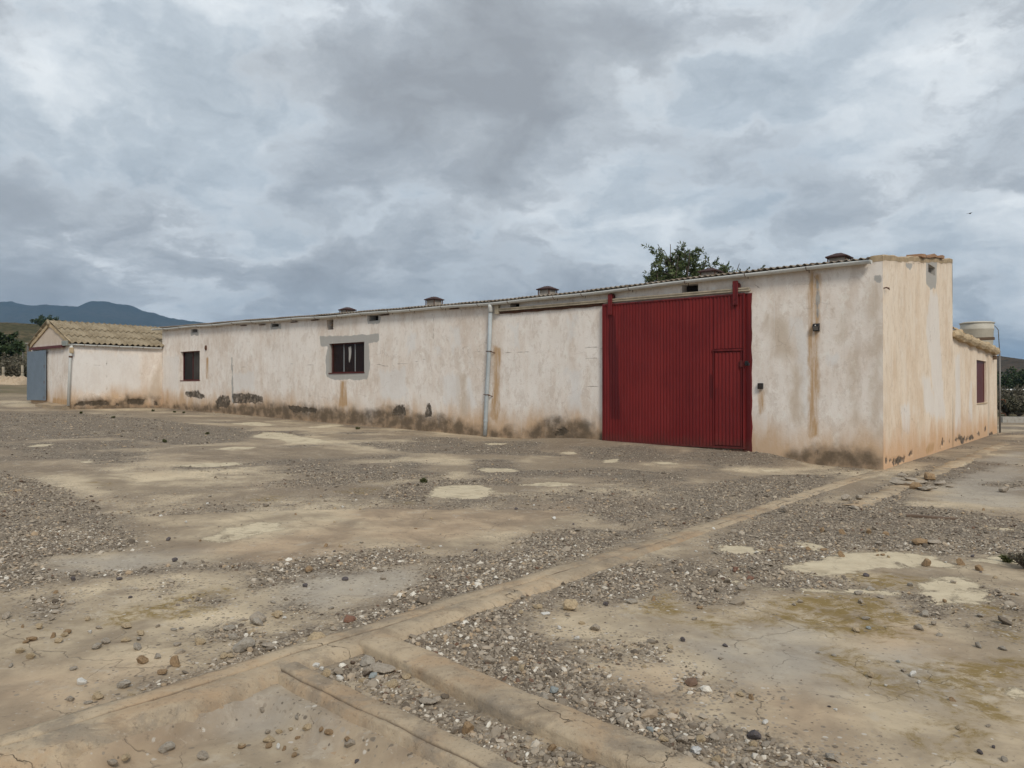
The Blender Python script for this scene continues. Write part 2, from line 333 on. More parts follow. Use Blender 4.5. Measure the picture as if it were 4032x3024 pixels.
def pebble_mat(name, loc=False):
    t = NT(name)
    if loc:
        v = t.n('ShaderNodeObjectInfo').outputs['Random']; n = t.noise(14, 6, .65)
    else:
        v = t.attr('tone'); n = t.noise(40, 4, .6)
    c = t.ramp(v, [(0, (.17, .10, .068)), (.03, (.11, .09, .07)), (.16, (.19, .157, .122)), (.45, (.29, .245, .192)), (.72, (.385, .332, .265)), (.82, (.38, .28, .18)), (.92, (.48, .425, .35)), (.99, (.70, .66, .58))])
    c = t.mix(t.math('MULTIPLY', t.ms(n, .42, .68), .5), c, t.mix(.4, c, (.20, .16, .12)))
    return t.fin(c, .88, n, .006, .6, .2)
def stone_mat(name, col, dirt=(.17, .13, .095)):
    t = NT(name); n = t.noise(9, 7, .66); n2 = t.noise(38, 5, .65)
    c = t.mix(t.math('MULTIPLY', t.ms(n, .44, .68), .6), tuple(v * 1.18 for v in col), dirt); c = t.mix(t.math('MULTIPLY', t.ms(n2, .5, .72), .4), c, tuple(min(1, v * 1.35) for v in col))
    return t.fin(c, .92, t.math('ADD', n, t.math('MULTIPLY', n2, .4)), .012, .8, .15)

M = {}
M['plaster'] = plaster_mat('whitewashed_plaster', False)
M['plaster_warm'] = plaster_mat('weathered_warm_plaster', True)
M['ground'] = ground_mat(); M['kerb'] = kerb_mat(); M['pebble'] = pebble_mat('gravel_pebbles')
M['pvc'] = simple('white_pvc', (.60, .615, .60), .45, .14, 2.5, .4); M['pvc_grey'] = simple('grey_pvc', (.40, .44, .46), .5, .16, 3, .4)
M['capmortar'] = simple('stained_cap', (.40, .31, .205), .95, .35, 6, .1, 0, .02); M['ventcap'] = simple('rusty_vent_cap', (.055, .026, .022), .7, .35, 9); M['rust'] = simple('rusty_iron', (.105, .055, .037), .85, .45, 14, .2); M['black'] = simple('black_plastic', (.018, .018, .02), .45, .2, 20)
M['dark'] = simple('vent_shade_and_lid_black', (.035, .03, .027), .95, .3, 8); M['darkred'] = simple('dark_red_paint', (.095, .017, .016), .5, .25, 8)  # near-black: painted darkness inside the vents, own colour of the box lid
M['ventmortar'] = simple('vent_mortar', (.34, .305, .265), .9, .3, 9); M['fascia'] = simple('eave_mortar', (.22, .165, .12), .95, .35, 5)
M['rail'] = simple('cream_painted_rail', (.42, .36, .27), .8, .35, 5); M['blue'] = simple('blue_grey_paint', (.155, .20, .25), .6, .12, 3)
M['bluebox'] = simple('grey_green_box', (.27, .29, .27), .7, .2, 9); M['tank'] = simple('tank_plastic', (.50, .475, .41), .6, .18, 3)
M['mortar'] = simple('tan_mortar', (.46, .36, .235), .95, .35, 7, .1, 0, .02); M['wood'] = simple('old_wood', (.15, .105, .075), .9, .3, 10)
M['steel'] = simple('dull_steel', (.20, .19, .18), .55, .25, 12, .4, .4); M['white_wall'] = simple('far_white', (.66, .65, .62), .8, .08, 1)
def glass_mat(name, c, r):
    t = NT(name); n = t.noise(2.5, 6, .65); d = t.noise(1, 4, .6, t.coord((9, 9, .8)))
    f = t.math('MULTIPLY', t.ms(t.math('ADD', t.math('MULTIPLY', n, .6), t.math('MULTIPLY', d, .4)), .42, .7), .7)
    return t.fin(t.mix(f, c, tuple(v * 2 + .004 for v in c)), r, None, .001, .2, .12)
M['glass'] = glass_mat('dusty_dark_glass', (.005, .006, .009), .16); M['glass_reflect'] = glass_mat('dusty_reflection_glass', (.035, .033, .032), .3)  # opaque near-black paints the dark interior; grey base paints a pane's reflection
def roof_mat(name, a, b, c3):
    t = NT(name); n = t.noise(2.2, 7, .65, t.coord((1, .5, 1))); n2 = t.noise(20, 5, .65)
    c = t.ramp(n, [(.3, a), (.52, b), (.72, c3)]); c = t.mix(t.math('MULTIPLY', t.ms(n2, .5, .68), .5), c, tuple(v * .45 for v in a))
    return t.fin(c, .95, n2, .008, .6, .1)
M['sheet'] = roof_mat('fibre_cement_sheet', (.19, .145, .105), (.29, .245, .20), (.38, .34, .29)); M['mossy'] = roof_mat('mossy_fibre_cement', (.205, .165, .11), (.325, .27, .19), (.42, .362, .268))
def red_mat():
    t = NT('red_door_paint'); o = t.coord(); st = t.coord((9, 9, .35)); s1 = t.noise(1, 6, .62, st); n = t.noise(1.2, 5, .6, o); s2 = t.noise(1, 5, .6, t.coord((40, 40, .9)))
    c = t.mix(t.ms(n, .35, .65), (.15, .0115, .012), (.185, .0155, .0155)); c = t.mix(t.math('MULTIPLY', t.ms(s1, .52, .7), .35), c, (.225, .03, .028))
    c = t.mix(t.math('MULTIPLY', t.ms(s2, .63, .72), .2), c, (.22, .07, .06))
    dm = t.mask('darkpaint', .10, .02, s1); c = t.mix(t.math('MULTIPLY', dm, .85), c, (.082, .006, .008))
    sx = t.n('ShaderNodeSeparateXYZ'); t.put(sx.inputs[0], o); zb = t.math('ADD', sx.outputs[2], t.math('MULTIPLY', t.noise(6, 8, .7, o), -.5)); c = t.mix(t.math('MULTIPLY', t.ms(zb, .32, .02), .6), c, (.085, .03, .022))
    c = t.mix(t.math('MULTIPLY', t.ms(t.noise(5, 10, .78, t.coord((1, 1, .6))), .60, .66), .35), c, (.19, .05, .043)); c = t.mix(t.math('MULTIPLY', t.ms(t.noise(1.6, 8, .7, t.coord((2, 2, .25))), .52, .66), .35), c, (.115, .011, .012))
    return t.fin(c, t.ms(n, .3, .7, .45, .7), t.math('ADD', s2, t.math('MULTIPLY', n, 4)), .004, .4, .35)
M['red'] = red_mat()

# ------------------------------------------------------------------ mesh helpers
class MB:
    def __init__(s): s.v = []; s.f = []
    def add(s, vs, fs):
        b = len(s.v); s.v += [tuple(map(float, v)) for v in vs]; s.f += [tuple(i + b for i in f) for f in fs]; return s
    def box(s, x0, x1, y0, y1, z0, z1, bev=0.0):
        if bev <= 0:
            return s.add([(x0, y0, z0), (x1, y0, z0), (x1, y1, z0), (x0, y1, z0), (x0, y0, z1), (x1, y0, z1), (x1, y1, z1), (x0, y1, z1)],
                         [(0, 3, 2, 1), (4, 5, 6, 7), (0, 1, 5, 4), (1, 2, 6, 5), (2, 3, 7, 6), (3, 0, 4, 7)])
        q = bev; r = []
        for z, i in ((z0, q), (z0 + q, 0), (z1 - q, 0), (z1, q)):
            xa, xb, ya, yb = x0 + i, x1 - i, y0 + i, y1 - i
            r += [(xa + q, ya, z), (xb - q, ya, z), (xb, ya + q, z), (xb, yb - q, z), (xb - q, yb, z), (xa + q, yb, z), (xa, yb - q, z), (xa, ya + q, z)]
        f = [tuple(reversed(range(8))), tuple(range(24, 32))]
        for k in range(3):
            for i in range(8): j = (i + 1) % 8; f.append((k * 8 + i, k * 8 + j, k * 8 + 8 + j, k * 8 + 8 + i))
        return s.add(r, f)
    def tube(s, pts, rad, n=8, cap=True):
        P = [Vector(p) for p in pts]; R = rad if isinstance(rad, (list, tuple)) else [rad] * len(P); vs = []; fs = []
        for i, p in enumerate(P):
            d = (P[min(i + 1, len(P) - 1)] - P[max(i - 1, 0)]).normalized(); a = d.orthogonal().normalized() if i == 0 else (a - d * a.dot(d)).normalized(); b = d.cross(a)
            for k in range(n): t = 2 * math.pi * k / n; vs.append(p + (a * math.cos(t) + b * math.sin(t)) * R[i])
        for i in range(len(P) - 1):
            for k in range(n): j = (k + 1) % n; fs.append((i * n + k, i * n + j, (i + 1) * n + j, (i + 1) * n + k))
        if cap: fs += [tuple(reversed(range(n))), tuple(range((len(P) - 1) * n, len(P) * n))]
        return s.add(vs, fs)
    def lathe(s, c, prof, n=20):
        vs = []; fs = []
        for r, z in prof:
            for k in range(n): t = 2 * math.pi * k / n; vs.append((c[0] + r * math.cos(t), c[1] + r * math.sin(t), c[2] + z))
        for i in range(len(prof) - 1):
            for k in range(n): j = (k + 1) % n; fs.append((i * n + k, i * n + j, (i + 1) * n + j, (i + 1) * n + k))
        return s.add(vs, fs)
    def mesh(s, name, mat, smooth=False):
        me = bpy.data.meshes.new(name); me.from_pydata(s.v, [], s.f); me.materials.append(M[mat] if isinstance(mat, str) else mat)
        if smooth: me.polygons.foreach_set('use_smooth', [True] * len(me.polygons))
        me.update(); return me
    def build(s, name, mat, parent=None, smooth=False): return put(name, s.mesh(name, mat, smooth), parent)
def put(name, me, parent=None, loc=None, rot=None, scale=None):
    o = bpy.data.objects.new(name, me); COL.objects.link(o)
    if parent is not None: o.parent = parent
    if loc is not None: o.location = loc
    if rot is not None: o.rotation_euler = rot
    if scale is not None: o.scale = scale
    return o
def tag(o, label=None, cat=None, group=None, kind=None):
    for k, v in (('label', label), ('category', cat), ('group', group), ('kind', kind)):
        if v: o[k] = v
    return o
def empty(name, loc, rz=0.0):
    o = bpy.data.objects.new(name, None); COL.objects.link(o); o.location = loc; o.rotation_euler = (0, 0, rz); o.empty_display_size = .2; return o
def np_mesh(name, v, f, mat, smooth=False, attrs=None):
    me = bpy.data.meshes.new(name); n = f.shape[1]
    me.vertices.add(len(v)); me.vertices.foreach_set('co', np.ascontiguousarray(v, np.float32).ravel())
    me.loops.add(f.size); me.loops.foreach_set('vertex_index', np.ascontiguousarray(f, np.int32).ravel())
    me.polygons.add(len(f)); me.polygons.foreach_set('loop_start', np.arange(0, f.size, n, dtype=np.int32))
    me.materials.append(M[mat] if isinstance(mat, str) else mat)
    me.polygons.foreach_set('use_smooth', np.full(len(f), smooth))
    for k, a in (attrs or {}).items():
        at = me.attributes.new(k, 'FLOAT', 'POINT'); at.data.foreach_set('value', np.ascontiguousarray(a, np.float32))
    me.update(calc_edges=True); me.validate(); return me
RZ = math.atan2(-U[1], -U[0])        # building frame: local x = -s, y = d

# ------------------------------------------------------------------ ground
def GP(*groups):
    out = []
    for g in groups: out.append([gnd(g[0], x, y)[:2] for x, y in g[1:]])
    return out
GRAVEL = GP(
    ('G2', (0, 1500), (380, 1365), (520, 1290), (870, 1180), (1300, 1060), (1540, 960), (1880, 830), (2212, 700), (2212, 680), (1900, 730), (1850, 775), (1530, 760), (1290, 790), (1180, 830), (1170, 900), (880, 912), (720, 940), (600, 970), (560, 1060), (520, 1120), (330, 1230), (0, 1290)),
    ('G5', (0, 895), (600, 745), (660, 545), (480, 600), (260, 660), (0, 770)), ('G4', (1070, 1110), (1500, 1010), (2212, 800), (2212, 640), (1900, 750), (1560, 910), (1200, 1040)),
    ('G2', (0, 930), (170, 890), (430, 880), (580, 930), (600, 960), (520, 980), (300, 1010), (100, 1045), (0, 1040)), ('G1', (1560, 1260), (1620, 1150), (1820, 1120), (2212, 1075), (2212, 1195), (1950, 1190), (1830, 1250), (1600, 1300)),
    ('G2', (1540, 650), (1650, 630), (2050, 640), (2070, 680), (1850, 740), (1700, 700)), ('G2', (1990, 640), (2090, 590), (2212, 580), (2212, 720)),
    ('G2', (300, 1440), (560, 1390), (860, 1290), (1080, 1220), (1190, 1190), (1350, 1150), (1480, 1080), (1690, 1000), (1950, 980), (2090, 1060), (2060, 1130), (1950, 1190), (1720, 1230), (1480, 1220), (1250, 1300), (1180, 1370), (1320, 1410), (1440, 1500), (1540, 1560), (1620, 1640), (700, 1640)),
    ('G6', (0, 1000), (400, 1150), (880, 1370), (1300, 1530), (1580, 1657), (2300, 1700), (2300, 1470), (2100, 1420), (1900, 1370), (1640, 1290), (1450, 1200), (1300, 1130), (1100, 1040), (940, 960), (900, 880), (770, 770), (600, 690), (0, 560)),
    ('G7', (-60, 1390), (380, 1490), (640, 1560), (820, 1700), (-60, 1700)),
    ('G5', (660, 870), (780, 830), (850, 790), (1060, 730), (1230, 760), (1300, 880), (1460, 960), (1500, 1050), (1640, 1110), (1620, 1180), (1350, 1150), (1280, 1190), (1090, 1080), (960, 1010), (660, 930)),
    ('G5', (1290, 1180), (1500, 1170), (1700, 1240), (1900, 1230), (2080, 1300), (2212, 1380), (2212, 1690), (2150, 1650), (1900, 1520), (1600, 1340)), ('G6', (0, 1200), (270, 1370), (500, 1480), (700, 1530), (960, 1680), (180, 1680), (0, 1560)),
    ('G6', (780, 650), (900, 660), (1060, 740), (1100, 800), (1000, 820), (780, 740)), ('G6', (1210, 670), (1350, 680), (1440, 800), (1300, 810), (1180, 740)), ('G6', (1530, 960), (1650, 930), (1800, 990), (1860, 1060), (1760, 1100), (1600, 1080)),
    ('G6', (1390, -20), (1980, 120), (2070, 240), (1980, 350), (1800, 370), (1600, 320), (1540, 250)), ('G6', (1800, 20), (2240, 60), (2240, 130), (1980, 130)),
    ('G3', (480, 640), (620, 560), (1080, 520), (1380, 390), (1480, 430), (1480, 540), (1800, 560), (2300, 650), (2300, 860), (1900, 840), (1660, 860), (1560, 815), (1090, 825), (980, 880), (690, 910), (880, 965), (1080, 1000), (1150, 1050), (720, 1060), (450, 1000), (320, 880), (290, 800), (230, 760)),
    ('G3', (0, 870), (300, 900), (450, 1060), (400, 1150), (230, 1160), (60, 1090), (0, 1020)), ('G3', (1440, 1090), (1600, 1100), (1830, 1180), (1700, 1240), (1560, 1190)), ('G3', (1950, 1050), (2080, 1080), (2200, 1190), (2100, 1190)), ('G3', (2020, 1290), (2212, 1240), (2260, 1290), (2050, 1310)),
    ('G3', (1390, 440), (1500, 330), (1700, 300), (1900, 330), (1750, 400), (1480, 450)), ('G3', (150, 420), (560, 350), (1100, 340), (640, 540), (0, 720), (0, 560)),
    ('G1', (0, 560), (300, 640), (600, 760), (830, 960), (850, 1030), (600, 1060), (330, 1090), (230, 1140), (330, 1195), (700, 1190), (1250, 1140), (1600, 1150), (1620, 1175), (1250, 1165), (700, 1215), (330, 1250), (130, 1290), (-80, 1330), (-80, 560)),
    ('G1', (-100, 190), (900, 230), (1600, 320), (1500, 380), (1150, 400), (700, 350), (-100, 380)), ('G1', (200, 1400), (320, 1330), (400, 1330), (410, 1420), (260, 1470)), ('G1', (960, 1290), (1040, 1240), (1110, 1250), (1050, 1310)),
    ('G1', (1720, 1420), (1820, 1370), (1940, 1400), (1880, 1440)), ('G1', (1200, 1375), (1280, 1350), (1390, 1365), (1360, 1395)), ('G4', (1680, 660), (1640, 600), (1800, 520), (1930, 520), (1990, 590), (1900, 640)),
    ('G2', (300, 560), (420, 480), (700, 460), (1170, 440), (1170, 490), (1000, 490), (700, 500), (570, 550), (600, 600), (400, 600)), ('G2', (880, 430), (900, 330), (1100, 330), (1200, 400), (1700, 380), (2212, 420), (2212, 470), (1750, 440), (1200, 440)), ('G2', (100, 230), (600, 220), (1200, 260), (1500, 310), (900, 300), (500, 290)),
    ('G2', (1500, 250), (2000, 260), (2212, 330), (1900, 350), (1600, 330)))
PALE = GP(
    ('G3', (690, 920), (900, 880), (1080, 830), (1400, 828), (1640, 850), (1700, 890), (1830, 915), (1780, 930), (1580, 920), (1330, 935), (1080, 965), (930, 972), (760, 945)), ('G3', (300, 805), (340, 785), (480, 790), (600, 815), (560, 840), (420, 842), (330, 825)),
    ('G3', (1540, 1020), (1660, 985), (1850, 985), (1960, 1050), (2040, 1120), (1900, 1150), (1700, 1150), (1580, 1090)), ('G3', (360, 985), (470, 1030), (640, 1050), (720, 1065), (560, 1060), (420, 1030)), ('G3', (820, 1065), (1200, 1060), (1570, 1085), (1440, 1095), (1100, 1085)), ('G3', (780, 770), (900, 765), (1000, 800), (930, 820), (830, 800)),
    ('G3', (1850, 880), (2100, 850), (2212, 900), (2080, 910)), ('G3', (1600, 520), (1690, 520), (1680, 532), (1610, 530)), ('G3', (1840, 655), (2100, 680), (2212, 690), (2100, 695)),
    ('G1', (1560, 350), (1640, 318), (1760, 322), (1900, 350), (2080, 378), (1960, 390), (1790, 385), (1740, 365)), ('G1', (1090, 528), (1300, 510), (1480, 508), (1520, 518), (1400, 534), (1200, 536)), ('G1', (165, 410), (210, 396), (330, 392), (320, 402), (230, 413)),
    ('G1', (1310, 425), (1450, 410), (1600, 412), (1560, 424), (1400, 428)), ('G1', (1430, 265), (1600, 255), (1720, 275), (1620, 282)), ('G1', (470, 505), (560, 497), (590, 502), (540, 510)), ('G1', (0, 690), (60, 700), (0, 720)), ('G1', (1900, 290), (2050, 270), (2150, 275), (2000, 295)),
    ('G2', (905, 395), (940, 382), (1120, 388), (1190, 402), (1140, 410), (960, 408)), ('G2', (600, 560), (660, 500), (800, 490), (960, 490), (1015, 520), (990, 560), (920, 578), (700, 572)), ('G2', (1430, 285), (1530, 282), (1540, 292), (1480, 300)), ('G2', (960, 230), (1100, 228), (1080, 240), (990, 240)), ('G2', (1170, 490), (1350, 470), (1540, 485), (1400, 500)),
    ('G2', (2010, 345), (2120, 345), (2170, 360), (2060, 362)), ('G2', (1690, 335), (1790, 325), (1790, 350), (1700, 352)), ('G1', (1260, 990), (1400, 920), (1620, 875), (1740, 880), (1760, 920), (1600, 960), (1450, 1000), (1320, 1003)), ('G7', (2040, 1010), (2212, 1040), (2240, 1100), (2100, 1060)),
    ('G3', (1760, 290), (1890, 240), (1900, 255), (1820, 300)), ('G3', (560, 318), (700, 310), (700, 325), (600, 328)))
MOSS = GP(('G4', (720, 480), (1000, 420), (1250, 360), (1480, 300), (1780, 262), (1760, 300), (1500, 340), (1660, 400), (1500, 450), (1200, 470), (900, 500)), ('G6', (1280, 300), (1450, 290), (1640, 380), (1600, 500), (1480, 470), (1290, 420)), ('G6', (1680, 560), (1720, 470), (1820, 430), (1960, 470), (1960, 540), (1800, 560)),
          ('G7', (780, 140), (1100, 110), (1380, 190), (1340, 240), (1060, 240), (850, 200)), ('G7', (250, 300), (700, 260), (1100, 320), (1350, 480), (1400, 640), (1000, 620), (600, 560), (200, 480)), ('G7', (700, 780), (900, 760), (1000, 900), (1200, 1020), (1320, 1040), (1150, 1060), (800, 880)), ('G7', (1450, 850), (1800, 900), (2212, 1100), (2212, 1350), (1900, 1280), (1600, 1150)), ('G7', (1590, 1310), (1700, 1240), (1830, 1330), (1740, 1400)),
          ('G7', (1640, 380), (1900, 370), (2200, 420), (2000, 440)), ('G7', (1400, 1420), (1500, 1420), (1580, 1500), (1480, 1500)), ('G7', (1900, 560), (2212, 480), (2212, 640), (2050, 640)), ('G7', (1700, 800), (2212, 820), (2212, 960), (1900, 900)),
          ('G2', (80, 540), (190, 510), (300, 520), (180, 545)), ('G2', (360, 590), (520, 585), (500, 605), (400, 605)), ('G1', (600, 630), (700, 630), (660, 645)), ('G1', (1590, 740), (1720, 720), (1700, 745)), ('G1', (2120, 690), (2212, 680), (2212, 700)))
ORANGE = GP(('G4', (0, 960), (400, 860), (900, 820), (1200, 820), (1100, 950), (600, 1000), (900, 1130), (400, 1300), (0, 1420)), ('G4', (0, 1600), (900, 1320), (1800, 1050), (1950, 1120), (1000, 1480), (500, 1657), (0, 1657)), ('G5', (900, 1440), (1200, 1480), (1700, 1657), (1000, 1657)), ('G2', (60, 650), (600, 620), (1100, 640), (1500, 570), (1900, 560), (2000, 620), (1600, 650), (1200, 760), (700, 860), (500, 920), (250, 800)),
            ('G6', (900, 940), (1300, 860), (1600, 1000), (1700, 1150), (1500, 1200), (1150, 1050)), ('G7', (0, 1050), (400, 1000), (900, 1250), (700, 1450), (200, 1350)), ('G7', (1000, 560), (1400, 540), (1450, 800), (1200, 760)), ('G1', (1300, 1030), (1800, 940), (2212, 860), (2212, 1060), (1700, 1140)), ('G3', (0, 560), (60, 580), (80, 640), (0, 640)), ('G5', (250, 0), (500, 20), (350, 60)))
BROWN = GP(('G1', (1950, 920), (2212, 870), (2212, 990), (2050, 980)), ('G2', (0, 720), (150, 705), (240, 760), (150, 820), (0, 840)), ('G1', (380, 520), (700, 560), (1000, 700), (900, 780), (600, 700)), ('G1', (560, 780), (820, 850), (1000, 940), (850, 1010), (700, 890)), ('G1', (1150, 400), (1500, 400), (1400, 480), (900, 440)), ('G2', (500, 620), (660, 630), (640, 660), (520, 650)),
           ('G4', (900, 500), (1250, 440), (1300, 560), (1000, 600)), ('G2', (400, 240), (800, 230), (1300, 280), (700, 290)), ('G2', (1200, 330), (1700, 320), (1800, 370), (1300, 380)), ('G3', (600, 640), (1000, 640), (1100, 760), (700, 760)), ('G3', (0, 830), (250, 840), (300, 900), (100, 900)), ('G7', (1000, 100), (1700, 80), (2212, 160), (1800, 180), (1350, 170)),
           ('G3', (520, 205), (850, 270), (900, 300), (560, 300), (100, 280), (0, 210)), ('G2', (1300, 200), (1700, 225), (2212, 260), (2212, 300), (1500, 260)), ('G7', (1660, 1270), (1750, 1250), (1830, 1330), (1730, 1330)), ('G2', (1540, 650), (1800, 640), (1800, 690), (1650, 690)))
LIGHT = GP(('D', (390, 1150), (560, 1085), (640, 1060), (880, 1075), (1080, 1062), (1310, 1050), (1430, 1065), (1440, 1085), (1290, 1120), (1130, 1160), (930, 1200), (640, 1195), (420, 1205)), ('D', (0, 1290), (300, 1235), (560, 1225), (880, 1240), (820, 1290), (620, 1380), (440, 1450), (200, 1540), (0, 1600)), ('D', (1180, 1330), (1400, 1300), (1700, 1330), (2100, 1400), (2212, 1480), (2212, 1700), (1750, 1700), (1600, 1600), (1400, 1500), (1260, 1420)), ('D', (0, 1660), (640, 1500), (930, 1700), (0, 1700)), ('D', (900, 1010), (1080, 1000), (1060, 1040), (930, 1045)), ('D', (380, 1005), (560, 1000), (700, 1020), (500, 1050), (340, 1040)), ('D', (640, 1040), (900, 1000), (1250, 1040), (900, 1060)))
GREY = GP(('G4', (400, 60), (900, 0), (1560, 0), (1500, 60), (900, 110), (480, 110)), ('G1', (230, 1130), (660, 1090), (1250, 1060), (1230, 1130), (760, 1190), (380, 1190)), ('G5', (0, 1100), (300, 1090), (700, 1330), (400, 1420), (0, 1380)), ('G6', (1300, 560), (1700, 560), (2212, 700), (2212, 860), (1800, 880), (1500, 700)), ('G7', (0, 560), (400, 540), (700, 840), (600, 1000), (0, 1000)), ('G7', (1100, 780), (1400, 780), (1500, 1050), (1200, 1000)), ('G3', (1700, 300), (2212, 200), (2212, 560), (1700, 500)), ('G5', (560, 90), (1450, 70), (1480, 170), (1200, 300), (700, 420), (400, 330)))
xs = [0.0]; stp = .05
while xs[-1] < 9000: xs.append(xs[-1] + stp); stp = .05 if xs[-1] < 6.5 else stp * 1.028
xs = np.array(sorted([-x for x in xs[1:]] + xs))
ys = [1.0]; stp = .04
while ys[-1] < 9000: ys.append(ys[-1] + stp); stp = .04 if ys[-1] < 7 else stp * 1.013 if ys[-1] < 60 else stp * 1.06
yb = [0.9]; stp = .15
while yb[-1] > -9000: yb.append(yb[-1] - stp); stp *= 1.25
ys = np.array(sorted(yb + ys))
GX, GY = np.meshgrid(xs, ys); gx = GX.ravel(); gy = GY.ravel(); gz = zg(gx, gy)
ss_, dd_ = to_sd(gx, gy); rr = np.hypot(gx, gy)
g_grav = sdf(gx, gy, GRAVEL)
farn = .5 * hnoise(gx, gy, 1.3, 21) + .4 * hnoise(gx, gy, 3.1, 22) + .3 * hnoise(gx + .4 * gy, gy * 1.6, .5, 23)
g_grav = np.where(rr > 9, np.maximum(g_grav, (farn - .15) * sm(8, 13, rr)), g_grav)
g_pale = sdf(gx, gy, PALE); g_moss = sdf(gx, gy, MOSS)
far_a = np.clip(sm(33, 46, rr - 0.0 * gx) + sm(-1.6, -4.0, ss_) * sm(9, 15, dd_) + sm(1, 3, rr - 40), 0, 1)
ga = {'gravel': g_grav, 'pale': g_pale, 'moss': g_moss, 'orange': sdf(gx, gy, ORANGE), 'brown': np.maximum(sdf(gx, gy, BROWN), (.5 * hnoise(gx, gy * 1.4, .9, 61) + .4 * hnoise(gx, gy, 2.3, 62) + .08) * sm(7, 12, rr)), 'grey': sdf(gx, gy, GREY), 'far': far_a, 'light': np.maximum(sdf(gx, gy, LIGHT), (.55 * hnoise(gx * .7, gy * 1.3, 1.0, 71) + .45 * hnoise(gx, gy, 2.6, 72) - .05) * sm(8, 13, rr))}
nx, ny = len(xs), len(ys); idx = np.arange(nx * ny).reshape(ny, nx)
gf = np.stack([idx[:-1, :-1], idx[:-1, 1:], idx[1:, 1:], idx[1:, :-1]], -1).reshape(-1, 4)
ground = put('ground', np_mesh('ground', np.stack([gx, gy, gz], 1), gf, 'ground', True, ga)); tag(ground, 'worn tan concrete yard with gravel and stained patches', None, None, 'structure')

# ---- low concrete footings left in the yard
def strip(name, axis, a0, a1, prof, taper, label, n=None, wob=.007, seed=1):
    # prof: list of (offset across, height above ground, groove flag); axis 'd': runs along depth, 's': runs along facade
    n = n or int(abs(a1 - a0) / .035); r = np.random.default_rng(seed); v = []; gr = []
    for i in range(n + 1):
        a = a0 + (a1 - a0) * i / n
        for j, (o, h, g) in enumerate(prof(a)):
            o2 = o + wob * (math.sin(a * 5.1 + seed) + .7 * math.sin(a * 13.7 + seed * 2) + .12 * r.normal())
            s, d = (o2, a) if axis == 'd' else (a, o2)
            p = W_(s, d); z = float(zg(p[0], p[1], True, 0.0))
            v.append((p[0], p[1], z + h * (taper(a) if h > 0 else 1) + ((.0012 * r.normal() - .010 * max(0, math.sin(a * 9.1 + j * 1.3 + seed) * math.sin(a * 3.7 + seed) - .55)) if h > 0 else 0))); gr.append(g)
    k = len(prof(a0)); ii = np.arange((n + 1) * k).reshape(n + 1, k)
    f = np.stack([ii[:-1, :-1], ii[:-1, 1:], ii[1:, 1:], ii[1:, :-1]], -1).reshape(-1, 4)
    o = put(name, np_mesh(name, np.array(v), f, 'kerb', True, {'groove': np.array(gr, float)})); tag(o, label, None, None, 'structure'); return o
def profA(a):
    lo = float(np.interp(a, [-12.9, -12.7, -10.2, -9.5, -8, 0], [-.26, -.21, -.21, -.16, -.12, -.10]))
    g = (.5 + .5 * math.sin(a * 3.3) * math.sin(a * 7.1 + 1)) if a > -12 else .8 + .2 * math.sin(a * 7); dz = -.06 if a < -12.75 else 0
    return [(.15, -.04, 0), (.112, .03, 0), (.05, .044, 0), (-.022, .045, 0), (-.028, .041, .4 * g), (-.037, .026, 1.2 * g), (-.046, .041, .4 * g), (-.055, .045, 0), (lo * .7, .042, 0), (lo * .9, .026 + dz * .5, 0), (lo - .01, -.005 + dz, 0), (lo - .05, -.12, 0)]
strip('long_kerb', 'd', -15.5, .02, profA, lambda a: float(np.interp(a, [-15, -12.5, -11, -8, -5, 0], [1.15, 1.1, .8, .45, .22, .2])), 'long cracked concrete kerb running from the lower left to the building corner', seed=2)
def profB(a):
    t = (-.1 - a) / 2.05; r0 = -12.0 - .24 * t; l0 = -12.17 - .28 * t
    return [(r0 + .02, -.05, 0), (r0 + .010, .040, 0), (r0 + .004, .050, 0), (r0 - .008, .056, 0), (r0 - .02, .058, 0), ((r0 + l0) / 2, .062, 0), (l0 + .02, .057, 0), (l0 + .006, .054, 0), (l0 - .006, .048, 0), (l0 - .012, .036, 0), (l0 - .022, -.05, 0)]
strip('cross_kerb', 's', -.16, -4.2, profB, lambda a: 1.05, 'tan concrete kerb strip between two bands of gravel at the bottom centre', seed=5)
def profC(a):
    t = (-.1 - a) / 1.4; q = -.09 * t
    return [(-12.50 + q, -.05, 0), (-12.575 + q, .028, 0), (-12.60 + q, .046, 0), (-12.685 + q, .05, 0), (-12.697 + q, .043, .3), (-12.705 + q, .03, 1), (-12.714 + q, .042, .3), (-12.735 + q, .032, 0), (-12.755 + q, -.02, 0), (-12.81 + q, -.07, 0), (-12.87 + q, -.083, 0), (-12.95 + q, -.12, 0)]
strip('sunken_edge_kerb', 's', -.14, -4.0, profC, lambda a: 1.1, 'stepped concrete kerb edging the sunken slab at the bottom left', seed=8)
def profD(a): return [(-.62, -.05, 0), (-.68, .035, 0), (-.8, .06, 0), (-.92, .04, 0), (-1.0, -.05, 0)]
strip('side_kerb', 'd', -4.9, 9.5, profD, lambda a: .2 + .35 * math.sin(a * .7) ** 2, 'broken low kerb running beside the end wall on the right', seed=9, wob=.03)

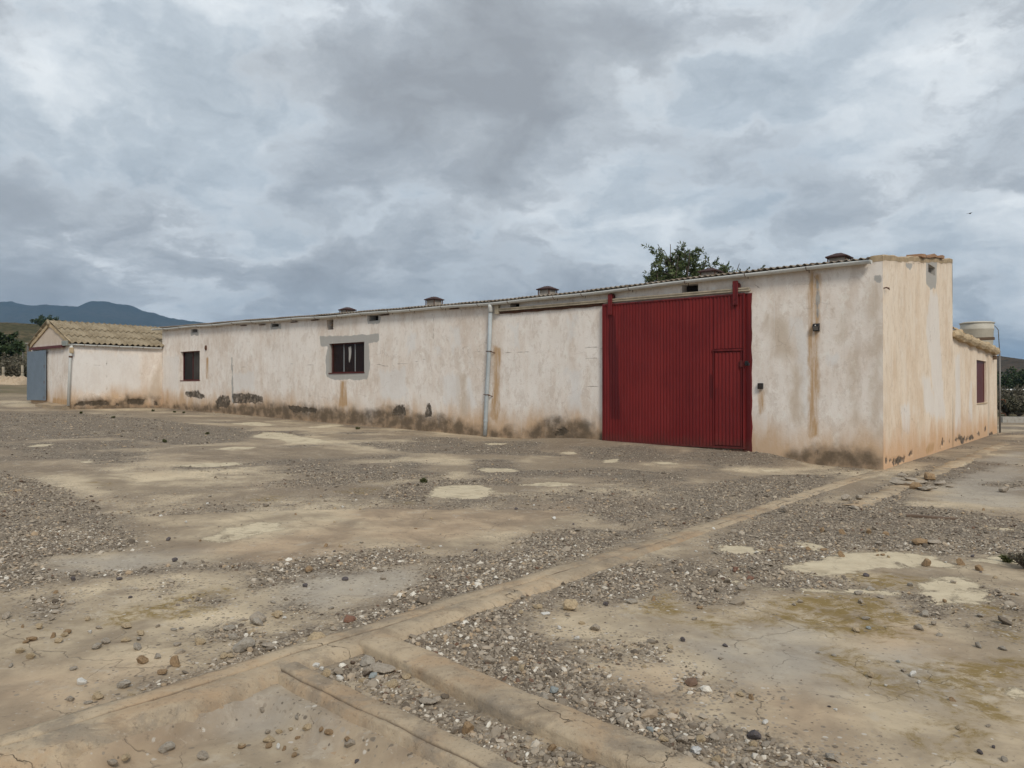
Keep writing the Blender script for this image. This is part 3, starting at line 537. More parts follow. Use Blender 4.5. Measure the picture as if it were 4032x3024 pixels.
# ---- gravel: every pebble is real, kept as one mass
def ico():
    t = (1 + 5 ** .5) / 2
    v = np.array([(-1, t, 0), (1, t, 0), (-1, -t, 0), (1, -t, 0), (0, -1, t), (0, 1, t), (0, -1, -t), (0, 1, -t), (t, 0, -1), (t, 0, 1), (-t, 0, -1), (-t, 0, 1)], float); v /= np.linalg.norm(v[0])
    f = np.array([(0, 11, 5), (0, 5, 1), (0, 1, 7), (0, 7, 10), (0, 10, 11), (1, 5, 9), (5, 11, 4), (11, 10, 2), (10, 7, 6), (7, 1, 8), (3, 9, 4), (3, 4, 2), (3, 2, 6), (3, 6, 8), (3, 8, 9), (4, 9, 5), (2, 4, 11), (6, 2, 10), (8, 6, 7), (9, 8, 1)])
    return v, f
IV, IF = ico()
OV = np.array([(1, 0, 0), (-1, 0, 0), (0, 1, 0), (0, -1, 0), (0, 0, 1), (0, 0, -1)], float); OF = np.array([(0, 2, 4), (2, 1, 4), (1, 3, 4), (3, 0, 4), (2, 0, 5), (1, 2, 5), (3, 1, 5), (0, 3, 5)])
def bilerp(a, X, Y):
    i = np.clip(np.searchsorted(xs, X) - 1, 0, nx - 2); j = np.clip(np.searchsorted(ys, Y) - 1, 0, ny - 2); A = a.reshape(ny, nx)
    u = (X - xs[i]) / (xs[i + 1] - xs[i]); w = (Y - ys[j]) / (ys[j + 1] - ys[j])
    return (A[j, i] * (1 - u) + A[j, i + 1] * u) * (1 - w) + (A[j + 1, i] * (1 - u) + A[j + 1, i + 1] * u) * w
def on_kerb(X, Y):
    s, d = to_sd(X, Y)
    a = (s > -.27) & (s < .12) & (d < -11.9); a |= (s > -.2) & (s < .11) & (d < -8.4); a |= (s > -.13) & (s < .06) & (d < 0) & (d >= -8.4) & (np.sin(d * 2.7) + np.sin(d * 6.1 + s * 9) > .5)
    t = (-.1 - s) / 2.05; b = (s < -.1) & (d < -12.0 - .24 * t + .02) & (d > -12.17 - .28 * t - .02)
    q = -.09 * (-.1 - s) / 1.4; c = (s < -.1) & (d < -12.56 + q) & (d > -12.92 + q)
    return a | b | c
def scatter(y0, y1, dens, rmean, rsig, thr, lod, seed, sparse=0.0):
    r = np.random.default_rng(seed); half = .80
    area = half * (y1 * y1 - y0 * y0); n = int(area * dens)
    Y = np.sqrt(r.uniform(y0 * y0, y1 * y1, n)); X = r.uniform(-half, half, n) * Y
    s, d = to_sd(X, Y)
    g = bilerp(g_grav, X, Y); p = bilerp(g_pale, X, Y)
    nz = .5 * hnoise(X, Y, 9, seed + 1) + .35 * hnoise(X, Y, 23, seed + 2)
    edge = sm(thr - .05, thr + .10, g + .16 * nz + .05 * r.normal(size=n))
    pr = np.clip(edge + sparse * np.clip(1 + g / .5, 0, 1) ** 2 * (nz > -.05), 0, 1) * np.where(p > .02, .03, 1)
    keep = (r.uniform(size=n) < pr) & ~on_kerb(X, Y) & ~((d > -.05) & (s > -.02)) & ~((d > -3.45) & (s > 26))
    X = X[keep]; Y = Y[keep]; n = len(X)
    R = np.clip(np.exp(r.normal(math.log(rmean), rsig, n)), rmean * .45, rmean * 3.6)
    BV, BF = (IV, IF) if lod else (OV, OF); k = len(BV)
    sc = np.stack([r.uniform(.8, 1.35, n), r.uniform(.65, 1.05, n), r.uniform(.42, .85, n)], 1) * R[:, None]
    v = BV[None] * (1 + r.uniform(-.22, .22, (n, k, 1))) * sc[:, None, :]
    tl = r.normal(0, .25, (n, 2)); v[:, :, 2] += v[:, :, 0] * tl[:, :1] + v[:, :, 1] * tl[:, 1:]
    a = r.uniform(0, 6.283, n); ca = np.cos(a)[:, None]; sa = np.sin(a)[:, None]
    x = v[:, :, 0] * ca - v[:, :, 1] * sa; y = v[:, :, 0] * sa + v[:, :, 1] * ca
    z0 = bilerp(gz, X, Y) + R * r.uniform(-.05, .42, n)
    P = np.stack([x + X[:, None], y + Y[:, None], v[:, :, 2] + z0[:, None]], -1).reshape(-1, 3)
    Fc = (BF[None] + (np.arange(n) * k)[:, None, None]).reshape(-1, 3)
    T = np.repeat(r.uniform(size=n) * (1.0 if y0 < 5 else .93), k)
    return P, Fc, T
parts = [scatter(2.6, 4.6, 5200, .0063, .50, .0, 1, 31, .010), scatter(4.6, 7.5, 2600, .0074, .50, .0, 0, 32, .014), scatter(7.5, 12, 1000, .0088, .46, .0, 0, 33, .02), scatter(12, 28, 110, .0115, .45, .03, 0, 34, .05)]
parts += [scatter(2.6, 6.5, 150, .0145, .42, .02, 1, 35, .035), scatter(6.5, 13, 26, .0145, .4, .02, 1, 36, .06)]
off = 0; PV = []; PF = []; PT = []
for P, Fc, T in parts: PV.append(P); PF.append(Fc + off); PT.append(T); off += len(P)
PV = np.concatenate(PV); PF = np.concatenate(PF); PT = np.concatenate(PT)
print('pebble tris', len(PF))
gv = put('gravel', np_mesh('gravel', PV, PF, 'pebble', False, {'tone': PT})); tag(gv, 'loose grey and cream gravel spread in drifts over the yard', None, None, 'stuff')

# ------------------------------------------------------------------ main building
def FP(*groups): return [[fac(g[0], x, y) for x, y in g[1:]] for g in groups]
def EP(ss, *groups): return [[endp(g[0], x, y, ss) for x, y in g[1:]] for g in groups]
EAVE_S = [-.5, .2, 1.3, 2.7, 3.83, 5.16, 6.86, 9.2, 13.5, 16, 20.3, 27]; EAVE_Z = [3.80, 3.80, 3.79, 3.78, 3.75, 3.72, 3.68, 3.67, 3.71, 3.73, 3.80, 3.86]
def eave(s): return float(np.interp(s, EAVE_S, EAVE_Z))       # gutter line
def wall_grid(name, mat, to_local, a0, a1, step, z0, top, holes, depth, attrs, parent, dz=.05, ground_at=None, flip=False, relief=None):
    """wall sheet with real openings and reveals; a = along, holes = (a0,a1,z0,z1)"""
    A = set(np.round(np.linspace(a0, a1, int((a1 - a0) / step) + 1), 4)); Zm = max(top(a) for a in np.linspace(a0, a1, 50)); Z = set(np.round(np.linspace(z0, Zm, int((Zm - z0) / dz) + 1), 4))
    for h in holes: A |= {round(h[0], 4), round(h[1], 4)}; Z |= {round(h[2], 4), round(h[3], 4)}
    A = np.array(sorted(A)); Z = np.array(sorted(Z))
    ha = {round(v, 4) for h in holes for v in h[:2]}; hz = {round(v, 4) for h in holes for v in h[2:]}
    A = np.array([v for i, v in enumerate(A) if v in ha or i in (0, len(A) - 1) or not any(abs(v - q) < .012 for q in ha)]); Z = np.array([v for i, v in enumerate(Z) if v in hz or i in (0, len(Z) - 1) or not any(abs(v - q) < .012 for q in hz)])
    T = np.array([top(a) for a in A]); AA, ZZ = np.meshgrid(A, Z); ZZ = np.minimum(ZZ, T[None])
    ca = .5 * (A[:-1] + A[1:]); cz = .5 * (Z[:-1] + Z[1:]); ok = cz[:, None] < np.maximum(T[:-1], T[1:])[None] + dz
    lo = ZZ[:-1]; ok &= ~((ZZ[:-1, :-1] >= ZZ[1:, :-1] - 1e-6) & (ZZ[:-1, 1:] >= ZZ[1:, 1:] - 1e-6))
    for h in holes: ok &= ~((ca[None] > h[0]) & (ca[None] < h[1]) & (cz[:, None] > h[2]) & (cz[:, None] < h[3]))
    ii = np.arange(AA.size).reshape(AA.shape)
    f = np.stack([ii[:-1, :-1], ii[:-1, 1:], ii[1:, 1:], ii[1:, :-1]], -1)[ok]
    if flip: f = f[:, ::-1]
    a = AA.ravel(); z = ZZ.ravel(); at = {k: np.asarray(fn(a, z), float) for k, fn in attrs.items()}
    off = np.zeros(a.size) if relief is None else relief(a, z, at)
    nearh = np.zeros(a.size, bool)
    for h in holes: nearh |= (a > h[0] - .005) & (a < h[1] + .005) & (z > h[2] - .005) & (z < h[3] + .005)
    off = np.where(nearh, 0, off)
    v = [to_local(x, o, y) for x, o, y in zip(a, off, z)]; fl = [tuple(q) for q in f.tolist()]
    n0 = len(v); ext = []
    for h in holes:
        c = [(h[0], h[2]), (h[1], h[2]), (h[1], h[3]), (h[0], h[3])]
        b = len(v); v += [to_local(x, 0, y) for x, y in c] + [to_local(x, depth, y) for x, y in c]; ext += c + c
        for i in range(4): j = (i + 1) % 4; fl.append((b + i, b + j, b + 4 + j, b + 4 + i))
    me = bpy.data.meshes.new(name); me.from_pydata(v, [], fl); me.materials.append(M[mat])
    ea = np.array([c[0] for c in ext]) if ext else np.zeros(0); ez = np.array([c[1] for c in ext]) if ext else np.zeros(0)
    for k, fn in attrs.items():
        vals = at[k]
        if len(ea): vals = np.concatenate([vals, np.asarray(fn(ea, ez), float)])
        q = me.attributes.new(k, 'FLOAT', 'POINT'); q.data.foreach_set('value', vals.astype(np.float32))
    me.update(); return put(name, me, parent)

shed = empty('warehouse', (C[0], C[1], 0), RZ)
tag(shed, 'long low whitewashed warehouse with a big red sliding door', 'warehouse')
SL = 26.43
DARK = FP(('R2', (285, 880), (330, 865), (400, 860), (430, 890), (455, 900), (450, 915), (400, 925), (330, 920)), ('R2', (550, 940), (600, 905), (660, 905), (680, 950), (660, 1000), (560, 1010)), ('R2', (695, 885), (800, 880), (900, 895), (960, 915), (960, 960), (850, 965), (700, 970)),
          ('R3', (100, 1290), (110, 1260), (130, 1205), (210, 1210), (215, 1290)), ('R3', (385, 1320), (400, 1200), (430, 1195), (440, 1310)), ('R2', (1180, 1020), (1185, 985), (1300, 1000), (1430, 1020), (1420, 1050), (1250, 1045)), ('R3', (1500, 1440), (1600, 1400), (1650, 1440), (1560, 1480)))
MOULD = FP(('R2', (90, 985), (540, 985), (1100, 970), (1500, 1015), (1900, 1030), (2230, 1000), (2230, 1190), (1500, 1150), (90, 1020)), ('R3', (0, 1270), (400, 1290), (720, 1340), (900, 1430), (900, 1500), (0, 1420)), ('R3', (1250, 1430), (1400, 1360), (1530, 1320), (1750, 1330), (1830, 1380), (1880, 1440), (1940, 1450), (1940, 1560), (1300, 1540)), ('R3', (950, 1440), (1100, 1400), (1200, 1440), (1250, 1540), (950, 1500)),
           ('G3', (720, 230), (860, 180), (1050, 170), (1250, 200), (1335, 250), (1335, 340), (840, 300)))
RUST = FP(('R5', (350, 400), (435, 400), (415, 800), (402, 1000), (412, 1400), (410, 1800), (350, 1800), (345, 900)), ('R3', (985, 690), (1035, 720), (1025, 1000), (1030, 1250), (1000, 1345), (955, 1300), (985, 1100)), ('R4', (1530, 1410), (1565, 1410), (1555, 1600), (1540, 1600)), ('R2', (470, 580), (485, 580), (480, 750), (470, 750)), ('R2', (1640, 780), (1680, 780), (1690, 980), (1630, 990)))
TAN = FP(('R5', (880, 480), (965, 470), (975, 1800), (920, 1800), (870, 700)), ('R5', (600, 960), (655, 700), (650, 960), (610, 1000)), ('R5', (700, 1100), (740, 1100), (760, 1659), (720, 1659)), ('R5', (190, 1190), (260, 1190), (260, 1659), (200, 1659)), ('R4', (1600, 770), (1780, 770), (1850, 1150), (1640, 1100)), ('R3', (690, 950), (740, 950), (740, 1300), (690, 1300)), ('R4', (1090, 540), (1400, 505), (1400, 530), (1090, 560)))
WHITE = FP(('R4', (1790, 770), (1880, 800), (1960, 1000), (1955, 1180), (1860, 1180), (1830, 960)), ('R4', (1880, 1180), (1960, 1180), (1950, 1640), (1900, 1600)), ('R5', (480, 1100), (590, 1110), (590, 1160), (480, 1160)), ('R3', (235, 600), (300, 590), (300, 700), (230, 780)), ('R3', (1110, 510), (1190, 510), (1200, 690), (1150, 690)), ('R3', (610, 540), (690, 520), (690, 690), (630, 720)), ('R3', (540, 960), (640, 930), (690, 970), (690, 1200), (550, 1200)), ('R3', (745, 980), (800, 970), (830, 1200), (750, 1260)), ('R3', (470, 690), (540, 720), (540, 790), (480, 770)),
           ('R3', (110, 940), (190, 930), (180, 1120), (120, 1120)), ('R3', (1630, 480), (1700, 430), (1690, 600), (1630, 640)), ('R3', (1630, 900), (1740, 900), (1730, 1250), (1640, 1250)), ('R2', (700, 700), (880, 700), (900, 860), (710, 870)), ('R2', (1970, 700), (2212, 650), (2212, 950), (1990, 930)), ('R2', (90, 560), (230, 560), (230, 850), (90, 880)))
CEM = FP(('R2', (1460, 385), (1700, 378), (1970, 362), (1975, 425), (1890, 450), (1895, 640), (1870, 765), (1580, 770), (1510, 740), (1510, 600), (1530, 470), (1465, 480)), ('R2', (685, 560), (702, 560), (706, 960), (692, 960)), ('R2', (1030, 270), (1115, 270), (1120, 322), (1030, 325)), ('R2', (1870, 200), (1985, 195), (1985, 272), (1875, 278)), ('R1', (1662, 435), (1732, 430), (1730, 490), (1665, 490)), ('R5', (900, 400), (965, 395), (970, 470), (905, 475)), ('R5', (400, 420), (425, 480), (425, 780), (405, 780)))
CRACK = FP(('R3', (440, 400), (458, 450), (452, 520), (460, 560), (455, 640)), ('R3', (630, 740), (700, 735), (800, 730), (900, 748), (1000, 740), (1080, 745), (1160, 750), (1250, 738), (1330, 748), (1430, 745), (1520, 740), (1600, 742)), ('R3', (0, 860), (80, 872), (150, 845), (240, 840), (310, 825), (400, 800), (460, 790)), ('R3', (1640, 705), (1720, 700), (1800, 695), (1880, 700), (1940, 720)), ('R3', (1780, 800), (1860, 795), (1940, 800)), ('R3', (1770, 1045), (1860, 1040), (1935, 1050)),
           ('R2', (1180, 620), (1250, 630), (1350, 632), (1480, 640)), ('R2', (1900, 622), (2000, 632), (2080, 650)), ('R2', (690, 640), (760, 650), (850, 655), (950, 650), (1080, 645)), ('R4', (0, 1040), (60, 1030), (110, 1030), (175, 1050)), ('R4', (0, 1140), (90, 1130), (170, 1140)), ('R4', (2000, 410), (2030, 450), (2020, 520), (2040, 600), (2025, 700), (2040, 800)), ('R4', (1480, 480), (1530, 520), (1530, 590)), ('G3', (920, 175), (930, 200), (925, 230)), ('G3', (1100, 195), (1105, 220)), ('R3', (1740, 1330), (1738, 1450)), ('R2', (690, 350), (693, 450), (690, 560)))
HOLES = []
def hole(r, p, q, pad=0.0):
    a = fac(r, *p); b = fac(r, *q); HOLES.append((min(a[0], b[0]), max(a[0], b[0]), min(a[1], b[1]), max(a[1], b[1]))); return HOLES[-1]
w1 = hole('R2', (245, 520), (412, 768)); w2 = hole('R2', (1540, 450), (1845, 699))
vent_holes = [hole('R2', (348, 325), (390, 350)), hole('R2', (1040, 280), (1100, 300)), hole('R2', (1519, 242), (1576, 326)), hole('R2', (1890, 205), (1968, 246)), hole('R3', (1125, 322), (1205, 352)), hole('R4', (850, 492), (993, 548))]
def gz_f(a, z, d=-.02): return zg(C[0] + U[0] * a + V[0] * d, C[1] + U[1] * a + V[1] * d, False)
fat = {'hg': lambda a, z: z - gz_f(a, z), 'dark': lambda a, z: sdf(a, z, DARK), 'mould': lambda a, z: sdf(a, z, MOULD), 'rust': lambda a, z: sdf(a, z, RUST) + .025, 'tan': lambda a, z: sdf(a, z, TAN), 'white': lambda a, z: sdf(a, z, WHITE), 'cement': lambda a, z: sdf(a, z, CEM), 'crack': lambda a, z: line_d(a, z, CRACK)}
def rel(a, z, at): return .012 * hnoise(a, z, 1.3, 41) + .005 * hnoise(a, z, 6, 42) + .014 * sm(-.01, .02, at['dark'])
wall_grid('front_wall', 'plaster', lambda s, o, z: (-s, o, z), -.0, SL, .05, -.25, lambda s: eave(s) + .02, HOLES, .28, fat, shed, .05, relief=rel)
# end wall with its raised, sloping parapet
EDARK = EP(0, ('R6', (750, 1410), (850, 1390), (930, 1380), (930, 1410), (860, 1450), (790, 1480)), ('R6', (1280, 1280), (1310, 1250), (1330, 1160), (1345, 1200), (1335, 1270)), ('R6', (950, 1340), (1000, 1310), (1000, 1360), (960, 1370)), ('R6', (700, 1390), (715, 1380), (720, 1430), (705, 1440)), ('R6', (1395, 1190), (1405, 1185), (1408, 1230), (1398, 1235)))
ELDARK = EP(0, ('R6', (1460, 1190), (1500, 1150), (1560, 1165), (1650, 1150), (1680, 1180), (1560, 1200), (1550, 1260), (1510, 1200)), ('R6', (1830, 1120), (1870, 1110), (1880, 1150), (1840, 1170)), ('R6', (1700, 1125), (1725, 1110), (1730, 1140), (1705, 1145)), ('R6', (1780, 1060), (1795, 1040), (1800, 1110), (1785, 1110)))
EWHITE = EP(0, ('R5', (1390, 500), (1460, 600), (1480, 900), (1500, 1300), (1530, 1659), (1440, 1659), (1400, 1200), (1360, 900)), ('R6', (860, 820), (960, 800), (980, 1100), (900, 1150)), ('R6', (1100, 500), (1180, 500), (1240, 800), (1260, 960), (1130, 900)))
ECEM = EP(0, ('R5', (1360, 290), (1455, 280), (1450, 430), (1440, 520), (1400, 540), (1360, 480)), ('R5', (1180, 310), (1240, 310), (1230, 345), (1190, 345)))
ETAN = EP(0, ('R5', (970, 225), (1600, 262), (1600, 300), (970, 275)))
ERUST = EP(0, ('R6', (1130, 1290), (1180, 1220), (1240, 1220), (1230, 1310), (1150, 1370)), ('R6', (740, 1270), (790, 1260), (760, 1300)))
eh = endp('R5', 1378, 305); eh2 = endp('R5', 1438, 412); EHOLE = [(eh[0], eh2[0], eh2[1], eh[1])]
def ge(a, z, s=-.02): return zg(C[0] + U[0] * s + V[0] * a, C[1] + U[1] * s + V[1] * a, False)
eat = {'hg': lambda a, z: z - ge(a, z), 'dark': lambda a, z: sdf(a, z, EDARK), 'mould': lambda a, z: np.full(a.shape, -.6), 'rust': lambda a, z: sdf(a, z, ERUST) - .03, 'tan': lambda a, z: sdf(a, z, ETAN), 'white': lambda a, z: sdf(a, z, EWHITE), 'cement': lambda a, z: sdf(a, z, ECEM), 'crack': lambda a, z: line_d(a, z, EP(0, ('R5', (970, 275), (1060, 270), (1180, 305), (1340, 305)), ('R6', (720, 700), (780, 690), (830, 680))))}
ETOP = lambda d: 3.91 + .121 * d + .012 * math.sin(d * 3.1) + .008 * math.sin(d * 9)
wall_grid('end_wall', 'plaster_warm', lambda d, o, z: (-o, d, z), -.0, 6.86, .06, -.25, ETOP, EHOLE, .2, eat, shed, .06, flip=False, relief=lambda a, z, at: (.012 * hnoise(a, z, 1.3, 43) + .005 * hnoise(a, z, 6, 44) + .012 * sm(-.01, .02, at['dark'])) * sm(0, .12, a))
m = MB(); N = 40
for i in range(N + 1):                                       # parapet cap and back, 0.22 thick
    d = -.004 + 6.87 * i / N; z = ETOP(d); w = .012 * math.sin(i * 2.3)
    for x, zz_ in ((.004, z - .10 + w * .3), (.009, z - .012), (-.012, z + .006), (-.2, z + .004), (-.232, z - .012), (-.235, 3.80 + min(.34, .1 * d))): m.v.append((x, d, zz_))
for i in range(N):
    for k in range(5): a = i * 6 + k; m.f.append((a, a + 6, a + 7, a + 1))
m.f.append((0, 1, 2, 3, 4, 5)); m.f.append(tuple(reversed([N * 6 + k for k in range(6)])))
pp = m.build('parapet', 'capmortar', shed, False)
MB().box(-.10, .03, 2.95, 5.7, ETOP(3.0) + .005, ETOP(3) + .01).v  # (measure only)
m = MB(); q = []
for i in range(9):
    t = i / 8; d = 3.0 + 2.5 * t; z = ETOP(d) + .012; r_ = .02 * math.sin(i * 1.9)
    q += [(.045 + r_, d, z - .005), (.05 + r_, d, z + .05 + r_), (-.24, d, z + .055 - r_), (-.24, d, z - .005)]
m.add(q, [(i * 4 + a, i * 4 + (a + 1) % 4, i * 4 + 4 + (a + 1) % 4, i * 4 + 4 + a) for i in range(8) for a in range(4)] + [(3, 2, 1, 0), (32, 33, 34, 35)]); m.build('parapet_cap_slab', stone_mat('red_brown_slab', (.33, .20, .125)), shed)
m = MB().box(-.0 - .235, -.004, 6.862, 6.90, -.2, ETOP(6.86) - .01); m.build('back_corner', 'plaster_warm', shed)
# hidden sides close the shell
MB().add([(-SL, 0, -.2), (-SL, 6.86, -.2), (-SL, 6.86, 3.75), (-SL, 3.4, 4.12), (-SL, .005, 3.8)], [(0, 1, 2, 3, 4)]).build('far_gable_wall', 'plaster', shed)
MB().box(-SL, -.24, 6.80, 6.86, -.2, 3.75).build('rear_wall', 'plaster', shed)
for i, h in enumerate(vent_holes):                           # near-black panels paint the unlit depth of the vents
    o = MB().box(-h[1] + .002, -h[0] - .002, .24, .27, h[2] + .002, h[3] - .002).build('vent_shade_panel', 'dark', shed)
    if i == 2: MB().lathe((-.5 * (h[0] + h[1]), .10, 0), [(.001, .5 * (h[2] + h[3]) - .05), (.05, .5 * (h[2] + h[3]) - .03), (.06, .5 * (h[2] + h[3])), (.03, .5 * (h[2] + h[3]) + .06), (.001, .5 * (h[2] + h[3]) + .07)], 10).build('nest_clump', 'fascia', o)
MB().box(-EHOLE[0][1] + 0, 0, 0, 0, 0, 0)
MB().box(-.23, -.20, EHOLE[0][0] + .002, EHOLE[0][1] - .002, EHOLE[0][2] + .002, EHOLE[0][3] - .002).build('vent_shade_panel', 'dark', shed)  # dark panel, shade of the end-wall hole put into its colour
# roof sheets
def corr_sheet(name, mat, width, length, pitch, amp, thick=.008, rag=0.0, rows=3, seed=0):
    m = MB(); n = int(round(width / pitch)) * 6; r = random.Random(seed)
    for layer, dz in ((0, 0), (1, -thick)):
        for j in range(rows + 1):
            for i in range(n + 1):
                x = width * i / n; m.v.append((x, length * j / rows + (rag * r.uniform(-1, 1) if j in (0,) and layer == 0 else 0), amp * math.cos(2 * math.pi * x / pitch) + dz))
    k = (n + 1) * (rows + 1)
    for j in range(rows):
        for i in range(n):
            a = j * (n + 1) + i; m.f.append((a, a + 1, a + n + 2, a + n + 1)); m.f.append((k + a, k + a + n + 1, k + a + n + 2, k + a + 1))
    for i in range(n): m.f.append((i + 1, i, k + i, k + i + 1)); a = rows * (n + 1) + i; m.f.append((a, a + 1, k + a + 1, k + a))
    for j in range(rows): a = j * (n + 1); m.f.append((a, a + n + 1, k + a + n + 1, k + a)); a += n; m.f.append((a + n + 1, a, k + a, k + a + n + 1))
    return m.mesh(name, mat, True)
sh = corr_sheet('roof_sheet', 'sheet', 1.05, 3.62, .131, .020)
slope = math.atan(.092)
nS = 26
for i in range(nS):
    s0 = .24 + (SL - .24) * i / nS; s1 = .24 + (SL - .24) * (i + 1) / nS
    for side in (0, 1):
        o = put('roof_sheet', sh, shed); z0 = eave(s1) + .068; z1 = eave(s0) + .068; ry = math.atan2(z1 - z0, s1 - s0)
        o.scale = ((s1 - s0 + .03) / 1.05, 1, 1)
        if side == 0: o.location = (-s1, -.14, z0 + (i % 2) * .006); o.rotation_euler = (slope, -ry, 0)
        else: o.location = (-s1, 3.45, z0 + .328 + (i % 2) * .006); o.rotation_euler = (-slope, -ry, 0)
m = MB(); N = 60
for i in range(N + 1):
    s = .24 + (SL - .26) * i / N; z = eave(s)
    m.v += [(-s, -.055, z + .0), (-s, -.055, z + .045 + .005 * math.sin(i * 1.7)), (-s, .03, z + .05), (-s, .03, z + .0)]
m.f += [(i * 4 + a, i * 4 + 4 + a, i * 4 + 4 + (a + 1) % 4, i * 4 + (a + 1) % 4) for i in range(N) for a in range(4)]
m.build('eave_course', 'fascia', shed)
# gutter
m = MB(); N = 90; K = 10
for i in range(N + 1):
    s = .16 + (26.95 - .16) * i / N; z = eave(s) - .01 + .008 * math.sin(s * 1.9)
    for rr_, ks in ((.062, range(K + 1)), (.055, range(K, -1, -1))):
        for k in ks: t = math.pi + math.pi * k / K; m.v.append((-s, -.135 + rr_ * math.cos(t), z + rr_ * math.sin(t) + .03))
kk = 2 * (K + 1)
for i in range(N):
    for k in range(kk): a = i * kk + k; b = i * kk + (k + 1) % kk; m.f.append((a, b, b + kk, a + kk))
m.f += [tuple(range(kk)), tuple(reversed(range(N * kk, N * kk + kk)))]
gut = m.build('gutter', 'pvc', shed, True)
m = MB(); zc = eave(.2) + .02; m.add([(-.155, -.135 + .068 * math.cos(math.pi + math.pi * k / 10), zc + .068 * math.sin(math.pi + math.pi * k / 10)) for k in range(11)] + [(-.185, -.135 + .068 * math.cos(math.pi + math.pi * k / 10), zc + .068 * math.sin(math.pi + math.pi * k / 10)) for k in range(11)], [tuple(range(11)), tuple(range(21, 10, -1))] + [(k, k + 11, k + 12, k + 1) for k in range(10)]); m.build('end_cap', 'pvc', gut)
m = MB(); pts = [(0, -.135 + .068 * math.cos(math.pi + math.pi * k / 10), .068 * math.sin(math.pi + math.pi * k / 10)) for k in range(11)] + [(0, -.01, -.03), (0, -.005, -.09)]; m.tube(pts, .006, 5); brm = m.mesh('bracket', 'rust')
m = MB()
for k in range(10):
    a0 = math.pi + math.pi * k / 10; a1 = a0 + math.pi / 10
    m.add([(x, -.135 + .067 * math.cos(a), .067 * math.sin(a)) for x in (-.02, .02) for a in (a0, a1)], [(0, 1, 3, 2)])
jm = m.mesh('joint_collar', 'pvc')
for i, s in enumerate([1.3, 2.5, 3.8, 5.15, 6.4, 7.2, 8.6, 9.6, 10.9, 12.1, 13.0, 14.2, 15.3, 16.4, 17.6, 18.8, 19.9, 21.1, 22.4, 23.5, 24.8, 26.0]): put('bracket', brm, gut, (-s, 0, eave(s) + .018))
for s in (2.0, 4.6, 6.0, 9.4, 11.6, 15.0, 18.2, 21.6, 25.2): put('joint_collar', jm, gut, (-s, 0, eave(s) + .02))
# ridge vents
for (ra, pa, pb, pt) in (('R5', (518, 262), (690, 260), (605, 230)), ('R4', (1035, 378), (1175, 378), (1100, 358)), ('R3', (1395, 200), (1508, 200), (1450, 182)), ('R3', (412, 290), (515, 290), (460, 273)), ('R2', (1655, 155), (1742, 160), (1700, 142))):
    a = fac(ra, *pa, 3.0); b = fac(ra, *pb, 3.0); t = fac(ra, *pt, 3.0); c_ = .5 * (a[0] + b[0]); zt = t[1]
    w = .17
    zt += .04; v = MB().box(-c_ - .17, -c_ + .17, 2.83, 3.17, zt - .66, zt - .12).build('roof_vent', 'ventmortar', shed)
    m = MB(); m.add([(-c_ - .235, 2.765, zt - .118), (-c_ + .235, 2.765, zt - .118), (-c_ + .235, 3.235, zt - .118), (-c_ - .235, 3.235, zt - .118), (-c_ - .24, 2.76, zt - .09), (-c_ + .24, 2.76, zt - .09), (-c_ + .24, 3.24, zt - .09), (-c_ - .24, 3.24, zt - .09), (-c_ - .06, 2.94, zt - .004), (-c_ + .06, 2.94, zt - .004), (-c_ + .06, 3.06, zt), (-c_ - .06, 3.06, zt)], [(3, 2, 1, 0), (8, 9, 10, 11)] + [(k * 4 + i, k * 4 + (i + 1) % 4, k * 4 + 4 + (i + 1) % 4, k * 4 + 4 + i) for k in range(2) for i in range(4)]); m.build('cap', 'ventcap', v)
    for sx, sy in ((-1, -1), (1, -1), (1, 1), (-1, 1)): MB().box(-c_ + sx * .19 - .012, -c_ + sx * .19 + .012, 3 + sy * .19 - .012, 3 + sy * .19 + .012, zt - .32, zt - .119).build('bracket', 'rust', v)
# downpipe
pts = [fac('R3', *p) for p in ((975, 380), (960, 738), (940, 1115), (930, 1340), (925, 1470))]
dp = MB().tube([(-pts[0][0], -.09, pts[0][1])] + [(-a, -.08, z) for a, z in pts[1:]], .052, 12).build('downpipe', 'pvc_grey', shed, True)
MB().tube([(-9.2, -.135, eave(9.2) - .03), (-9.2, -.135, 3.58), (-9.22, -.1, 3.52), (-9.225, -.095, 3.45)], .058, 12).build('outlet', 'pvc', dp, True)
for k in (1, 2):
    a, z = pts[k]; m = MB(); m.tube([(-a + .062 * math.cos(t), -.08 + .062 * math.sin(t), z) for t in np.linspace(0, 6.28, 13)], .009, 5); m.tube([(-a - .09, -.1, z + .005), (-a + .06, -.09, z - .01), (-a + .14, .02, z - .05)], .011, 6); m.build('clamp', 'rust', dp)
a, z = pts[3]; MB().lathe((-a, -.08, z), [(.053, -.03), (.06, -.028), (.06, .028), (.053, .03)], 14).build('joint_collar', 'pvc_grey', dp)
